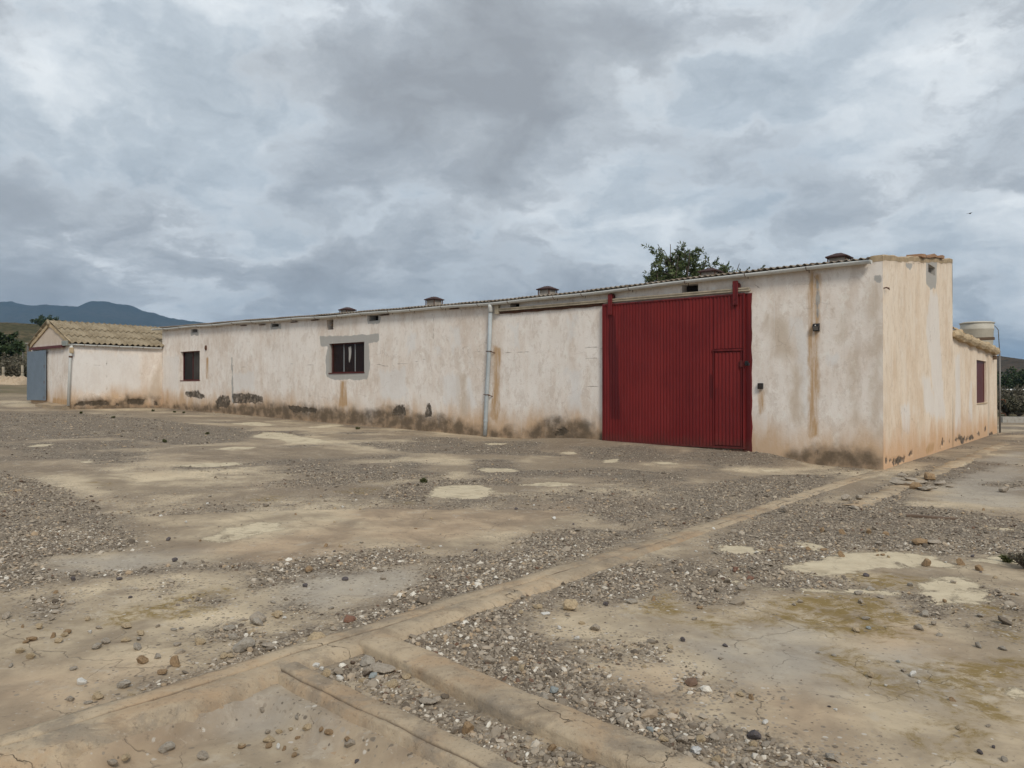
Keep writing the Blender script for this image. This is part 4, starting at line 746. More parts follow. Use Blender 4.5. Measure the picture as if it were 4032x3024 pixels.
# windows
def window(h, n, mats, lab=None, mesh_grille=False):
    s0, s1, z0, z1 = h; y = .13; t = .035
    m = MB(); m.box(-s1, -s1 + t, y - .02, y + .03, z0, z1); m.box(-s0 - t, -s0, y - .02, y + .03, z0, z1); m.box(-s1 + t, -s0 - t, y - .018, y + .028, z0, z0 + t); m.box(-s1 + t, -s0 - t, y - .018, y + .028, z1 - t, z1)
    fr = m.build('window', 'darkred', shed)
    wdt = (s1 - s0 - 2 * t) / n
    for i in range(n):
        xa = -s1 + t + wdt * i; MB().box(xa + .004, xa + wdt - .004, y + .004, y + .010, z0 + t, z1 - t).build('pane', mats[i], fr)
        if i: MB().box(xa - .012, xa + .012, y - .012, y + .022, z0 + t, z1 - t).build('mullion', 'darkred' if not mesh_grille else 'pvc_grey', fr)
    MB().box(-s1 - .02, -s0 + .02, -.012, .10, z0 - .025, z0 + .004).build('sill', 'darkred', fr)
    MB().box(-s1 - .2, -s0 + .2, .6, .62, z0 - .2, z1 + .2)
    if mesh_grille:
        m = MB(); H = z1 - z0; st = .075; yy = .07
        k = -H
        while k < (s1 - s0):
            for sg in (1, -1):
                xa = k; xb = k + H; za, zb = (z0, z1) if sg > 0 else (z1, z0); L = s1 - s0
                if xa < 0: f_ = -xa / H; za = za + (zb - za) * f_; xa = 0
                x_end = xb
                if xb > L: f_ = (L - k) / H; zb = (z0 if sg > 0 else z1) + ((z1 if sg > 0 else z0) - (z0 if sg > 0 else z1)) * f_; xb = L
                if xb > xa + .01: m.tube([(-s1 + xa, yy + .004 * sg, za), (-s1 + xb, yy + .004 * sg, zb)], .0022, 4)
            k += st
        m.build('wire_mesh', 'rust', fr)
        c1 = fac('R2', 1690, 540); q = [(-.05, .16), (.05, .19), (.06, .05), (.03, -.1), (-.02, -.2), (-.04, -.1), (-.03, 0)]
        g = MB(); g.add([(-c1[0] + a * 1.2, y - .004, c1[1] + b * 1.3) for a, b in q] + [(-c1[0] + a * 1.2, y + .002, c1[1] + b * 1.3) for a, b in q], [tuple(range(7)), tuple(range(13, 6, -1))] + [(i, (i + 1) % 7, 7 + (i + 1) % 7, 7 + i) for i in range(7)]); g.build('glass_shard', 'white_wall', fr)
    return fr
window(w1, 2, ['glass', 'glass_reflect']); window(w2, 3, ['glass', 'glass', 'glass'], mesh_grille=True)
h1 = fac('R2', 468, 486); MB().lathe((-h1[0], 0, h1[1]), [(.001, -.10), (.045, -.08), (.06, 0), (.045, .08), (.001, .10)], 8).build('iron_bracket', 'rust', shed)
for r_, p in (('R2', (1240, 262)), ('R2', (1420, 245)), ('R2', (2030, 200)), ('R2', (960, 285)), ('R2', (800, 292)), ('R3', (30, 420)), ('R3', (645, 366))):
    a, z = fac(r_, *p); MB().box(-a - .16, -a + .16, -.05, .01, z - .012, z + .012).build('stay', 'rust', shed)
# sliding door rail, hangers, door
ra = fac('R3', 1030, 395); rb = fac('R4', 1450, 522)
m = MB(); m.box(-9.02, -2.45, -.07, .02, 3.46, 3.485); m.box(-9.02, -2.45, -.085, -.07, 3.46, 3.53); m.box(-9.02, -2.45, -.10, -.085, 3.505, 3.53); rail = m.build('door_rail', 'rail', shed)
MB().box(-9.1, -8.98, -.09, .02, 3.40, 3.70).build('rail_stop', 'rail', rail)
m = MB()
for i in range(14): s = 5.9 + (8.98 - 5.9) * i / 13; m.v += [(-s, -.03, 3.395 + .012 * math.sin(i * 2.1)), (-s, -.03, 3.455), (-s, .02, 3.455), (-s, .02, 3.395)]
m.f += [(i * 4 + a, i * 4 + 4 + a, i * 4 + 4 + (a + 1) % 4, i * 4 + (a + 1) % 4) for i in range(13) for a in range(4)]; m.build('ledge', 'rust', rail)
D0, D1, DZ0, DZ1 = 2.545, 5.885, .29, 3.42
DP = FP(('R4', (225, 760), (280, 760), (300, 1080), (330, 1659), (250, 1659), (225, 1100)), ('R4', (1105, 1270), (1130, 1270), (1145, 1380), (1170, 1390), (1165, 1560), (1140, 1560), (1135, 1480), (1105, 1480)), ('R4', (1400, 1380), (1430, 1380), (1425, 1640), (1400, 1640)))
def ribbed(name, s0, s1, z0, z1, yb, pitch=.075, parent=None, rows=36):
    n = int((s1 - s0) / pitch); p = (s1 - s0) / n; A = []
    for i in range(n):
        for fx, y in ((0, 0), (.30, 0), (.40, -.015), (.85, -.015), (.95, 0)): A.append((s0 + p * (i + fx), y))
    A.append((s1, 0)); A = np.array(A); Z = np.linspace(z0, z1, rows + 1); k = len(A)
    v = np.array([(-a, yb + y, z) for z in Z for a, y in A]); ii = np.arange(len(v)).reshape(rows + 1, k)
    f = np.stack([ii[:-1, :-1], ii[1:, :-1], ii[1:, 1:], ii[:-1, 1:]], -1).reshape(-1, 4)
    return put(name, np_mesh(name, v, f, 'red', False, {'darkpaint': sdf(-v[:, 0], v[:, 2], DP)}), parent)
door = MB().box(-D1, -D0, -.062, -.045, DZ0, DZ1).build('sliding_door', 'red', shed)
door['label'] = 'tall dark red ribbed metal sliding door with a small wicket door'
WK0, WK1, WKZ = 2.60, 3.21, 2.27
ribbed('ribbed_panel', WK1 + .01, D1 - .03, DZ0 + .03, DZ1 - .03, -.070, parent=door)
ribbed('ribbed_panel', D0 + .03, WK1 - .005, WKZ + .05, DZ1 - .03, -.070, parent=door, rows=14)
m = MB(); m.box(-D1, -D1 + .03, -.10, -.0625, DZ0, DZ1); m.box(-D0 - .03, -D0, -.10, -.0625, DZ0, DZ1); m.box(-D1 + .03, -D0 - .03, -.098, -.0625, DZ1 - .03, DZ1); m.box(-D1 + .03, -D0 - .03, -.098, -.0625, DZ0, DZ0 + .035); m.build('door_frame', 'red', door)
wk = ribbed('wicket_door', WK0 + .03, WK1 - .03, DZ0 + .06, WKZ - .03, -.074, parent=door)
m = MB(); m.box(-WK1, -WK1 + .02, -.094, -.07, DZ0 + .04, WKZ); m.box(-WK0 - .02, -WK0, -.094, -.07, DZ0 + .04, WKZ); m.box(-WK1 - .02, -WK0 + .02, -.106, -.068, WKZ, WKZ + .035); m.build('wicket_frame', 'red', wk)
a, z = fac('R4', 1385, 1180); MB().box(-a - .03, -a + .03, -.125, -.09, z - .07, z + .07, .008).build('lock_plate', 'darkred', wk)
a, z = fac('R4', 1440, 1175); m = MB(); m.box(-a - .05, -a + .02, -.13, -.10, z - .05, z + .05, .01); m.tube([(-a, -.13, z + .02), (-a + .05, -.15, z), (-a + .05, -.15, z - .05)], .012, 6); m.build('latch', 'black', door)
for (r_, p0, p1) in (('R4', (225, 570), (275, 755)), ('R4', (1310, 455), (1365, 670))):
    a = fac(r_, *p0); b = fac(r_, *p1); ms_ = .5 * (a[0] + b[0]); hw = .055
    m = MB(); m.box(-ms_ - hw, -ms_ + hw, -.135, -.105, b[1], a[1] - .02, .008); hg_ = m.build('hanger', 'red', door)
    MB().tube([(-ms_, -.10, 3.58), (-ms_, -.02, 3.58)], .075, 14).build('wheel', 'darkred', hg_)
    for zz_ in (b[1] + .04, b[1] + .12): MB().tube([(-ms_, -.148, zz_), (-ms_, -.13, zz_)], .012, 6).build('bolt', 'darkred', hg_)
m = MB(); N = 24
for i in range(N + 1):
    z = .2 + (3.42 - .2) * i / N; m.v += [(-2.62, -.012, z), (-2.425 + .006 * math.sin(i * 1.9) + .005 * math.sin(i * 5), -.012, z), (-2.425 + .006 * math.sin(i * 1.9) + .005 * math.sin(i * 5), .01, z), (-2.62, .01, z)]
m.f += [(i * 4 + a, i * 4 + (a + 1) % 4, i * 4 + 4 + (a + 1) % 4, i * 4 + 4 + a) for i in range(N) for a in range(4)] + [(N * 4, N * 4 + 1, N * 4 + 2, N * 4 + 3)]; m.build('red_painted_jamb', 'red', shed)
m = MB().box(-5.9, -2.5, -.13, -.02, .235, .26); m.build('floor_track', 'rust', shed)

# things on the wall
def wall_thing(name, s, z, label, cat):
    p = W_(s, -.005, z); o = empty(name, p, RZ); return tag(o, label, cat)
a = fac('R4', 2000, 830); b = fac('R4', 2055, 890); s_ = .5 * (a[0] + b[0]); z_ = .5 * (a[1] + b[1]); hw = .055; hh = .075
lp = wall_thing('wall_lamp', s_, z_, 'small black solar lamp with a sensor fixed high beside the ochre streak', 'lamp')
m = MB(); q = [(-.0, hh), (-.075, hh * .75), (-.09, .02), (-.055, -hh), (0, -hh)]
m.add([(x, y, z) for x in (-hw, hw) for y, z in q], [tuple(range(4, -1, -1)), tuple(range(5, 10))] + [(i, i + 1, i + 6, i + 5) for i in range(4)] + [(4, 0, 5, 9)]); m.build('housing', 'black', lp)
MB().add([(-hw + .01, -.094, .012), (hw - .01, -.094, .012), (hw - .01, -.064, -hh + .015), (-hw + .01, -.064, -hh + .015)], [(3, 2, 1, 0)]).build('lens', 'steel', lp)
MB().lathe((0, -.092, .03), [(.001, .012), (.012, .006), (.012, -.006), (.001, -.012)], 8).build('sensor', 'white_wall', lp)
a = fac('R4', 1518, 1345); b = fac('R4', 1565, 1398); s_ = .5 * (a[0] + b[0]); z_ = .5 * (a[1] + b[1])
bx = wall_thing('switch_box', s_, z_, 'little dark square box on the wall right of the red door', 'box')
MB().box(-.05, .05, -.06, 0, -.058, .058, .006).build('housing', 'black', bx); MB().box(-.042, .042, -.068, -.0605, -.05, .05, .003).build('lid', 'dark', bx)
a = endp('R5', 1005, 420); 
m = MB(); m.tube([(0.0, .05, 3.32), (.05, .06, 3.33), (.09, .09, 3.30)], .012, 6); m.tube([(.05, .06, 3.33), (.07, .16, 3.34), (.06, .22, 3.30)], .004, 5); m.build('wire_hook', 'rust', shed)

# ------------------------------------------------------------------ lean-to room on the right
lean = empty('lean_to_room', W_(0, 6.87, 0), RZ); tag(lean, 'low plastered lean-to room behind the warehouse with tan mortared eaves', 'outbuilding')
LD = 8.0
wd = [endp('R6', *p) for p in ((1697, 322), (1806, 787))]
lw = (wd[0][0] - 6.87, wd[1][0] - 6.87, wd[1][1], wd[0][1])
LDK = [[(d - 6.87, z) for d, z in P] for P in ELDARK]
lat = {'hg': lambda a, z: z - ge(a + 6.87, z), 'dark': lambda a, z: sdf(a, z, LDK), 'mould': lambda a, z: np.full(a.shape, -.6), 'rust': lambda a, z: np.full(a.shape, -.6), 'tan': lambda a, z: sdf(a, z, [[(5.9, 0), (6.3, 0), (6.3, 2.6), (5.9, 2.6)]]), 'white': lambda a, z: sdf(a, z, [[(.3, .3), (1.2, .3), (1.0, 2.4), (.4, 2.4)], [(2.2, .6), (3.0, .6), (2.9, 2.0)]]), 'cement': lambda a, z: np.full(a.shape, -.6), 'crack': lambda a, z: np.full(a.shape, .3)}
wall_grid('side_wall', 'plaster_warm', lambda d, o, z: (-o - .004, d + .002, z), 0, LD, .08, -.35, lambda d: 2.80 if d < 6.2 else 2.66, [lw], .2, lat, lean, .08, relief=lambda a, z, at: .012 * hnoise(a, z, 1.3, 45))
MB().box(-8.0, -.05, LD - .03, LD + .0, -.4, 2.64).build('rear_wall', 'plaster_warm', lean)
MB().add([(-8, -.01, 2.95), (-.02, -.01, 2.95), (-.02, 6.2, 2.80), (-.02, 6.21, 2.655), (-.02, LD, 2.655), (-8, LD, 2.655), (-8, 6.2, 2.655)], [(0, 1, 2, 6), (6, 3, 4, 5)]).build('flat_roof', 'mortar', lean)
fr = MB().box(-.10, -.06, lw[0], lw[1], lw[2], lw[2] + .08); fr.box(-.10, -.06, lw[0], lw[1], lw[3] - .06, lw[3]); fr.box(-.1, -.06, lw[0], lw[0] + .07, lw[2] + .08, lw[3] - .06); fr.box(-.1, -.06, lw[1] - .07, lw[1], lw[2] + .08, lw[3] - .06)
fr = fr.build('window', 'darkred', lean); nb = 5
for i in range(nb):
    y0 = lw[0] + .07 + (lw[1] - lw[0] - .14) * i / nb; y1 = y0 + (lw[1] - lw[0] - .14) / nb
    MB().box(-.085, -.07, y0 + .006, y1 - .006, lw[2] + .08, lw[3] - .06).build('shutter_board', 'darkred', fr)
MB().box(-.06, .02, lw[0] - .03, lw[1] + .03, lw[2] - .03, lw[2] - .002).build('sill', 'mortar', fr)
# mortared verge: lumpy tan roll with broken tiles
m = MB(); N = 36; K = 10; rr2 = random.Random(4)
for i in range(N + 1):
    d = -.05 + 7.75 * i / N; zc = 2.86 - .018 * d + .02 * math.sin(i * .9); ra_ = .13 + .008 * math.sin(i * 1.7) + .012 * rr2.uniform(-1, 1)
    if i in (0, N): ra_ *= .55
    for k in range(K):
        t = 2 * math.pi * (k + .5) / K; q = ra_ / max(abs(math.cos(t)), abs(math.sin(t))) * .86 * (1 + .06 * rr2.uniform(-1, 1)); m.v.append((.0 + q * 1.35 * math.cos(t), d, zc + q * .95 * math.sin(t)))
for i in range(N):
    for k in range(K): j = (k + 1) % K; m.f.append((i * K + k, i * K + j, i * K + K + j, i * K + K + k))
m.f += [tuple(reversed(range(K))), tuple(range(N * K, N * K + K))]; vg = m.build('mortar_verge', 'mortar', lean, False)
tl = MB()
for k in range(9):
    for r0, z0_ in ((.09, 0), (.075, 0)):
        t = math.pi * k / 8; tl.v.append((r0 * math.cos(t), 0, r0 * math.sin(t))); tl.v.append((r0 * .82 * math.cos(t), .45, r0 * .82 * math.sin(t)))
for k in range(8):
    a = k * 4; tl.f += [(a, a + 1, a + 5, a + 4), (a + 2, a + 6, a + 7, a + 3), (a, a + 4, a + 6, a + 2), (a + 1, a + 3, a + 7, a + 5)]
tlm = tl.mesh('roof_tile', stone_mat('old_clay_tile', (.44, .325, .20)))
for i in range(15): put('roof_tile', tlm, lean, (-.06 - .02 * (i % 3), .1 + .46 * i, 2.99 - .012 * i), (.12 * rr2.uniform(-1, 1), .2 * rr2.uniform(-1, 1), .1 * rr2.uniform(-1, 1)))
for i in range(15): put('roof_tile', tlm, lean, (-.27, .1 + .46 * i, 2.98 - .012 * i), (.1 * rr2.uniform(-1, 1), .2 * rr2.uniform(-1, 1), .1 * rr2.uniform(-1, 1)))
MB().box(-.5, .25, 5.2, 5.42, 2.98, 3.06).build('wooden_beam', 'wood', lean); MB().box(-.4, .10, 7.0, 7.15, 2.44, 2.56).build('wooden_beam', 'wood', lean)
m = MB(); m.tube([(.06, 8.12, -.1), (.06, 8.12, 2.75)], .028, 7); m.tube([(.06, 8.12, 2.7), (.03, 8.05, 3.45), (-.05, 7.95, 3.58), (-.5, 7.6, 3.68)], .014, 6)
pipe = m.build('standpipe', 'steel', lean, True)
for z in (.7, 1.15): MB().tube([(.06, 8.12, z), (.2, 8.15, z - .02), (.22, 8.15, z - .1)], .02, 6).build('tap', 'rust', pipe)

# water tank on the lean-to roof
tk = endp('R5', 1838, 850, .6)
tank = empty('water_tank', W_(.48, 14.2, 2.66), RZ); tag(tank, 'round cream water tank standing on the lean-to roof', 'tank')
H = 1.0
MB().lathe((0, 0, 0), [(.001, 0), (.43, 0), (.44, .03), (.475, H - .25), (.49, H - .23), (.49, H - .20), (.48, H - .18), (.485, H - .03), (.45, H - .03), (.44, .5), (.001, .5)], 28).build('shell', 'tank', tank, True)
MB().lathe((0, 0, 0), [(.50, H - .035), (.51, H - .02), (.51, H), (.40, H + .03), (.001, H + .04)], 28).build('lid', 'tank', tank, True)

# ------------------------------------------------------------------ annex at the left
AN = empty('gabled_annex', W_(SL, -3.41, 0), RZ); tag(AN, 'small white gabled annex with mossy corrugated roof at the far left', 'outbuilding')
AW = 3.62; AS = SL                      # local: x=-(s-SL), y=d+3.41
ADK = EP(SL, ('R1', (620, 1090), (680, 1050), (780, 1035), (940, 1040), (975, 1060), (970, 1115), (620, 1125)), ('R1', (1090, 1060), (1110, 1025), (1220, 1020), (1270, 1040), (1270, 1110), (1100, 1110)), ('R1', (1320, 1040), (1390, 1040), (1400, 1110), (1330, 1110)), ('R1', (1000, 1060), (1080, 1070), (1090, 1120), (980, 1120)))
ACK = EP(SL, ('R1', (935, 700), (925, 800), (940, 900), (930, 960), (890, 990)), ('R1', (680, 740), (760, 735), (850, 750), (920, 740)), ('R1', (1120, 985), (1160, 1000), (1190, 1010)), ('R1', (1000, 1010), (1050, 1020), (1080, 1040)), ('R1', (670, 940), (690, 980), (760, 980)))
def ga_(a, z): return zg(C[0] + U[0] * (SL - .03) + V[0] * (a - 3.41), C[1] + U[1] * (SL - .03) + V[1] * (a - 3.41), False)
sh2 = lambda P: [[(d + 3.41, z) for d, z in q] for q in P]
no = lambda a, z: np.full(np.shape(a), -.6)
aat = {'hg': lambda a, z: z - ga_(a, z), 'dark': lambda a, z: sdf(a, z, sh2(ADK)) - .09, 'mould': lambda a, z: np.maximum(sdf(a, z, sh2(ADK)) + .02, sdf(a, z, [[(0, .6), (3.41, .6), (3.41, .85), (0, .95)]])), 'rust': no, 'tan': lambda a, z: sdf(a, z, [[(2.7, 1.1), (3.4, 1.1), (3.4, 2.8)]]), 'white': lambda a, z: sdf(a, z, [[(0, 1.4), (2.6, 1.3), (2.5, 2.8), (0, 2.9)]]), 'cement': no, 'crack': lambda a, z: line_d(a, z, sh2(ACK))}
wall_grid('side_wall', 'plaster', lambda d, o, z: (-o, d, z), 0, 3.405, .05, .4, lambda d: 3.14, [], .2, aat, AN, .05, relief=lambda a, z, at: .02 * hnoise(a, z, 1.6, 46) * sm(0, .1, a) + .006 * hnoise(a, z, 7, 47) + .012 * sm(-.01, .02, at['dark']))
AP = 1.78
gtop = lambda s: 3.20 + (3.95 - 3.20) * (1 - abs(s - AP) / AP)
gat = {'hg': lambda a, z: z - gz_f(a + SL, z, -3.45), 'dark': no, 'mould': no, 'rust': lambda a, z: sdf(a, z, [[(.1, .9), (1.6, .9), (1.4, 1.15), (.1, 1.1)]]), 'tan': lambda a, z: sdf(a, z, [[(0, 3.1), (3.6, 3.1), (1.8, 4.0)]]), 'white': no, 'cement': no, 'crack': lambda a, z: np.full(np.shape(a), .3)}
wall_grid('gable_wall', 'plaster', lambda s, o, z: (-s, o, z), 0, AW, .06, .4, gtop, [], .2, gat, AN, .06, relief=lambda a, z, at: .012 * hnoise(a, z, 1.4, 48))
MB().box(-AW, -AW + .05, .01, 6.0, .4, 3.15).build('far_wall', 'plaster', AN); MB().add([(-AW, 6, .4), (0, 6, .4), (0, 6, 3.14), (-AP, 6, 3.94), (-AW, 6, 3.14)], [(0, 1, 2, 3, 4)]).build('rear_gable', 'plaster', AN)
asl = math.atan2(3.95 - 3.20, AP); L3 = math.hypot(AP, .75) / 3 + .16
ash = corr_sheet('roof_sheet', 'mossy', 1.05, L3, .21, .038, .02, .012, 3, 5)
for side in (0, 1):
    for c_ in range(3):
        for j in range(6 if side == 0 else 6):
            dist = (math.hypot(AP, .75) + .10) * c_ / 3 - .12; hx = dist * math.cos(asl); hz = 3.235 + dist * math.sin(asl) + .03 * c_
            o = put('roof_sheet', ash, AN)
            if side == 0: o.location = (.02 - hx + .02, -.07 + 1.02 * j, hz); o.rotation_euler = Matrix(((0, -math.cos(asl), math.sin(asl)), (1, 0, 0), (0, math.sin(asl), math.cos(asl)))).to_euler()
            else: o.location = (-AW - .02 + hx, -.07 + 1.02 * (j + 1), hz); o.rotation_euler = Matrix(((0, math.cos(asl), -math.sin(asl)), (-1, 0, 0), (0, math.sin(asl), math.cos(asl)))).to_euler()
            if side == 0 and j > 2: pass
m = MB()
for j in range(14): y0 = -.1 + .45 * j; m.tube([(-AP, y0, 3.975), (-AP, y0 + .5, 3.995)], [.10, .088], 9)
m.build('ridge_capping', 'mossy', AN, True)
m = MB()
for i in range(13):                                           # mortared gable verge
    t = i / 12; s = AW * t; z = gtop(s) + .02; r_ = .012 * math.sin(i * 2.7); m.v += [(-s, -.05 + r_, z - .10), (-s, -.05 + r_, z + .03), (-s, .03, z + .03), (-s, .03, z - .10)]
m.f += [(i * 4 + a, i * 4 + 4 + a, i * 4 + 4 + (a + 1) % 4, i * 4 + (a + 1) % 4) for i in range(12) for a in range(4)] + [(3, 2, 1, 0), (48, 49, 50, 51)]; m.build('gable_verge', 'mortar', AN)
m = MB()
for i in range(21):
    y = -.03 + 3.36 * i / 20; z = 3.12 + .004 * math.sin(i)
    for k in range(9): t = math.pi + math.pi * k / 8; m.v.append((.085 + .055 * math.cos(t), y, z + .055 * math.sin(t)))
    for k in range(9): t = 2 * math.pi - math.pi * k / 8; m.v.append((.085 + .048 * math.cos(t), y, z + .048 * math.sin(t)))
m.f += [(i * 18 + k, i * 18 + (k + 1) % 18, i * 18 + 18 + (k + 1) % 18, i * 18 + 18 + k) for i in range(20) for k in range(18)] + [tuple(range(18)), tuple(range(377, 359, -1))]
ag = m.build('gutter', 'pvc', AN, True)
for y in (.45, .9, 1.7, 2.2, 2.6): MB().tube([(.085 + .06 * math.cos(math.pi + math.pi * k / 6), y, 3.12 + .06 * math.sin(math.pi + math.pi * k / 6)) for k in range(7)], .006, 5).build('bracket', 'rust', ag)
ap_ = MB().tube([(.07, .03, 3.08), (.07, .03, 2.9), (.06, .0, 2.62), (.055, -.06, .88)], [.05, .055, .05, .05], 10).build('downpipe', 'pvc', AN, True)
MB().lathe((.062, .01, 2.66), [(.06, -.03), (.065, 0), (.06, .03)], 10).build('joint_collar', 'rust', ap_); MB().box(.02, .14, -.03, .09, 2.78, 3.0, .02).build('hopper', 'mortar', ap_)
b0 = 28.37 - SL; b1 = 30.08 - SL
bd = MB().box(-b1, -b0, -.12, -.07, 1.06, 2.95, .006).build('sliding_door', 'blue', AN)
m = MB(); m.box(-b1 - .02, -b1 + .05, -.13, -.122, 1.06, 2.95); m.box(-b0 - .05, -b0 + .0, -.13, -.122, 1.06, 2.95); m.build('door_stile', 'blue', bd)
for zz_ in (1.12, 1.7, 2.3): MB().tube([(-b0 - .02, -.13, zz_), (-b0 - .02, -.13, zz_ + .1)], .014, 6).build('hinge', 'rust', bd)
m = MB(); m.box(-3.45, -.36, -.11, -.005, 3.02, 3.075); m.box(-3.45, -.36, -.13, -.11, 3.00, 3.10); m.build('door_rail', 'darkred', AN)
MB().box(-.42, .0, -.12, -.004, 3.06, 3.24, .01).build('junction_box', 'bluebox', AN)
MB().add([(-1.9, -.45, .93), (.1, -.30, .88), (.05, -.01, .91), (-1.9, -.01, 1.0), (-1.9, -.45, .5), (.1, -.3, .5), (.05, -.01, .5), (-1.9, -.01, .5)], [(0, 1, 2, 3), (0, 4, 5, 1), (1, 5, 6, 2)]).build('threshold', 'kerb', AN)

# ------------------------------------------------------------------ stones
def rock_mesh(name, mat, seed, flat=.6, blocky=.5, sub=2):
    import bmesh
    bm = bmesh.new(); bmesh.ops.create_icosphere(bm, subdivisions=sub, radius=.5); r = np.random.default_rng(seed)
    pl = [(Vector(r.normal(size=3)).normalized(), r.uniform(.22, .38)) for _ in range(int(6 + 8 * blocky))]
    for v in bm.verts:
        p = v.co.copy()
        for n, h in pl:
            d = p.dot(n)
            if d > h: p -= n * (d - h) * .93
        p *= 1 + .05 * r.normal(); p.z *= flat; v.co = p
    zs = min(v.co.z for v in bm.verts); xm = max(abs(v.co.x) for v in bm.verts) * 2
    for v in bm.verts: v.co.z = (v.co.z - zs) / xm; v.co.x /= xm; v.co.y /= xm
    me = bpy.data.meshes.new(name); bm.to_mesh(me); bm.free(); me.materials.append(mat); return me
SM = {'grey': stone_mat('grey_stone', (.325, .292, .245)), 'tan': stone_mat('tan_stone', (.40, .315, .205)), 'brown': stone_mat('brown_stone', (.29, .20, .118), (.13, .09, .06)), 'white': stone_mat('white_pebble', (.64, .62, .575), (.42, .39, .34)), 'dark': stone_mat('dark_stone', (.10, .09, .095)), 'blue': stone_mat('blue_grey_stone', (.31, .345, .345)), 'red': stone_mat('reddish_stone', (.22, .12, .085)), 'slab': stone_mat('concrete_chunk', (.33, .285, .23))}
RM = {}
def rmesh(k, shape):
    key = (k, shape)
    if key not in RM: RM[key] = rock_mesh('stone', SM[k], hash_(key), (.52, .70, .80, .30, .2)[shape], (.6, 1, .3, 1, 1)[shape], 2)
    return RM[key]
def hash_(k): return (sum(ord(c) for c in k[0]) * 31 + k[1] * 7) % 9973
KN = {'grey': 'grey', 'tan': 'tan', 'brown': 'brown', 'white': 'white', 'dark': 'dark', 'blue': 'blue grey', 'red': 'reddish', 'slab': 'drab'}
def where(X, Y):
    s, d = to_sd(X, Y); g = float(bilerp(g_grav, np.array([X]), np.array([Y]))[0]) > 0
    if s < -.2 and d < -12.85: return 'on the sunken slab at the bottom left'
    if s > -.05: return ('in the gravel left of the long kerb' if g else 'on bare concrete left of the long kerb') if d < -6 else 'on the yard in front of the long wall'
    if d < -12.2 and s > -4: return 'in the gravel channel between the two cross kerbs'
    if d < -6.5: return 'in the gravel drift right of the long kerb' if g else 'on the stained slab right of the long kerb'
    return 'in the stony strip right of the building corner'
def stone_tag(o, k, sz, X, Y):
    lab = ('small ' if sz < .045 else 'hand-sized ' if sz < .09 else 'big ') + KN[k] + ' stone lying ' + where(X, Y)
    return tag(o, lab, 'stone', lab.replace(' stone lying', ' stones'))
def stone(r_, x, y, w, k, shape=None, label=None, group=None, sink=.12, rz=None, name='stone', tilt=.12):
    X, Y, z = gnd(r_, x, y); sz = w * REG[r_][2] / F_ * Y * 1.22
    shape = rnd.choice((0, 1, 2)) if shape is None else shape
    o = put(name, rmesh(k, shape), None, (X, Y, z - sink * sz * .4), (tilt * rnd.uniform(-1, 1), tilt * rnd.uniform(-1, 1), rnd.uniform(0, 6.28) if rz is None else rz), (sz, sz * rnd.uniform(.62, .95), sz * rnd.uniform(.8, 1.15)))
    if label: tag(o, label, 'stone', group or 'stones singled out in the yard')
    else: stone_tag(o, k, sz, X, Y)
    return o
BIG = [('G4', 1920, 735, 170, 'grey', 1, 'large flat-topped grey stone block beside the gravel band on the left'), ('G5', 680, 680, 145, 'tan', 1, 'broad tan stone on the gravel above the long kerb'), ('G5', 1215, 890, 190, 'slab', 3, 'largest flat concrete chunk on the gravel between the kerbs'), ('G5', 1100, 850, 130, 'grey', 1, 'upright grey slab leaning on the flat chunk between the kerbs'),
       ('G5', 1885, 1375, 125, 'brown', 2, 'lone olive brown rock in the gravel channel at the bottom'), ('G7', 1435, 58, 75, 'brown', 2, 'rounded brown boulder on the pale screed patch at the right'), ('G7', 1855, 92, 70, 'brown', 2, 'brown rock near the right edge beside the pale patch'), ('G4', 985, 1018, 118, 'grey', 0, 'long thin grey stone left of the gravel tip by the long kerb'), ('G4', 775, 1110, 92, 'tan', 1, 'tan slanted stone nearest the long kerb on the left'),
       ('G4', 1590, 675, 88, 'tan', 1, 'tall pale tan stone left of the small gravel heap'), ('G4', 2035, 520, 105, 'grey', 1, 'grey block standing on bare slab above the small gravel heap'), ('G4', 1310, 1528, 115, 'grey', 1, 'biggest stone on the sunken slab at the bottom left'), ('G7', 995, 938, 62, 'tan', 2, 'single olive stone in the middle of the stained right slab'), ('G6', 610, 1228, 75, 'grey', 1, 'upright grey stone beside the cross kerb in the gravel'), ('G6', 565, 1062, 70, 'blue', 1, 'blue green stone in the wide gravel drift at the bottom'),
       ('G7', 1430, 455, 92, 'grey', 0, 'pale jagged stone at the edge of the right gravel strip'), ('G6', 1185, 352, 88, 'grey', 0, 'wide dark grey stone at the top of the right gravel drift'), ('G7', 80, 1430, 112, 'dark', 0, 'dark flat stone at the bottom right end of the gravel drift'), ('G7', 980, 556, 40, 'blue', 1, 'small blue stone alone on the ochre stained slab'), ('G6', 545, 1515, 72, 'brown', 2, 'brown stone in the lower gravel beside the cross kerb')]
for r_, x, y, w, k, sh_, lab in BIG: stone(r_, x, y, w, k, sh_, lab, tilt=.06)
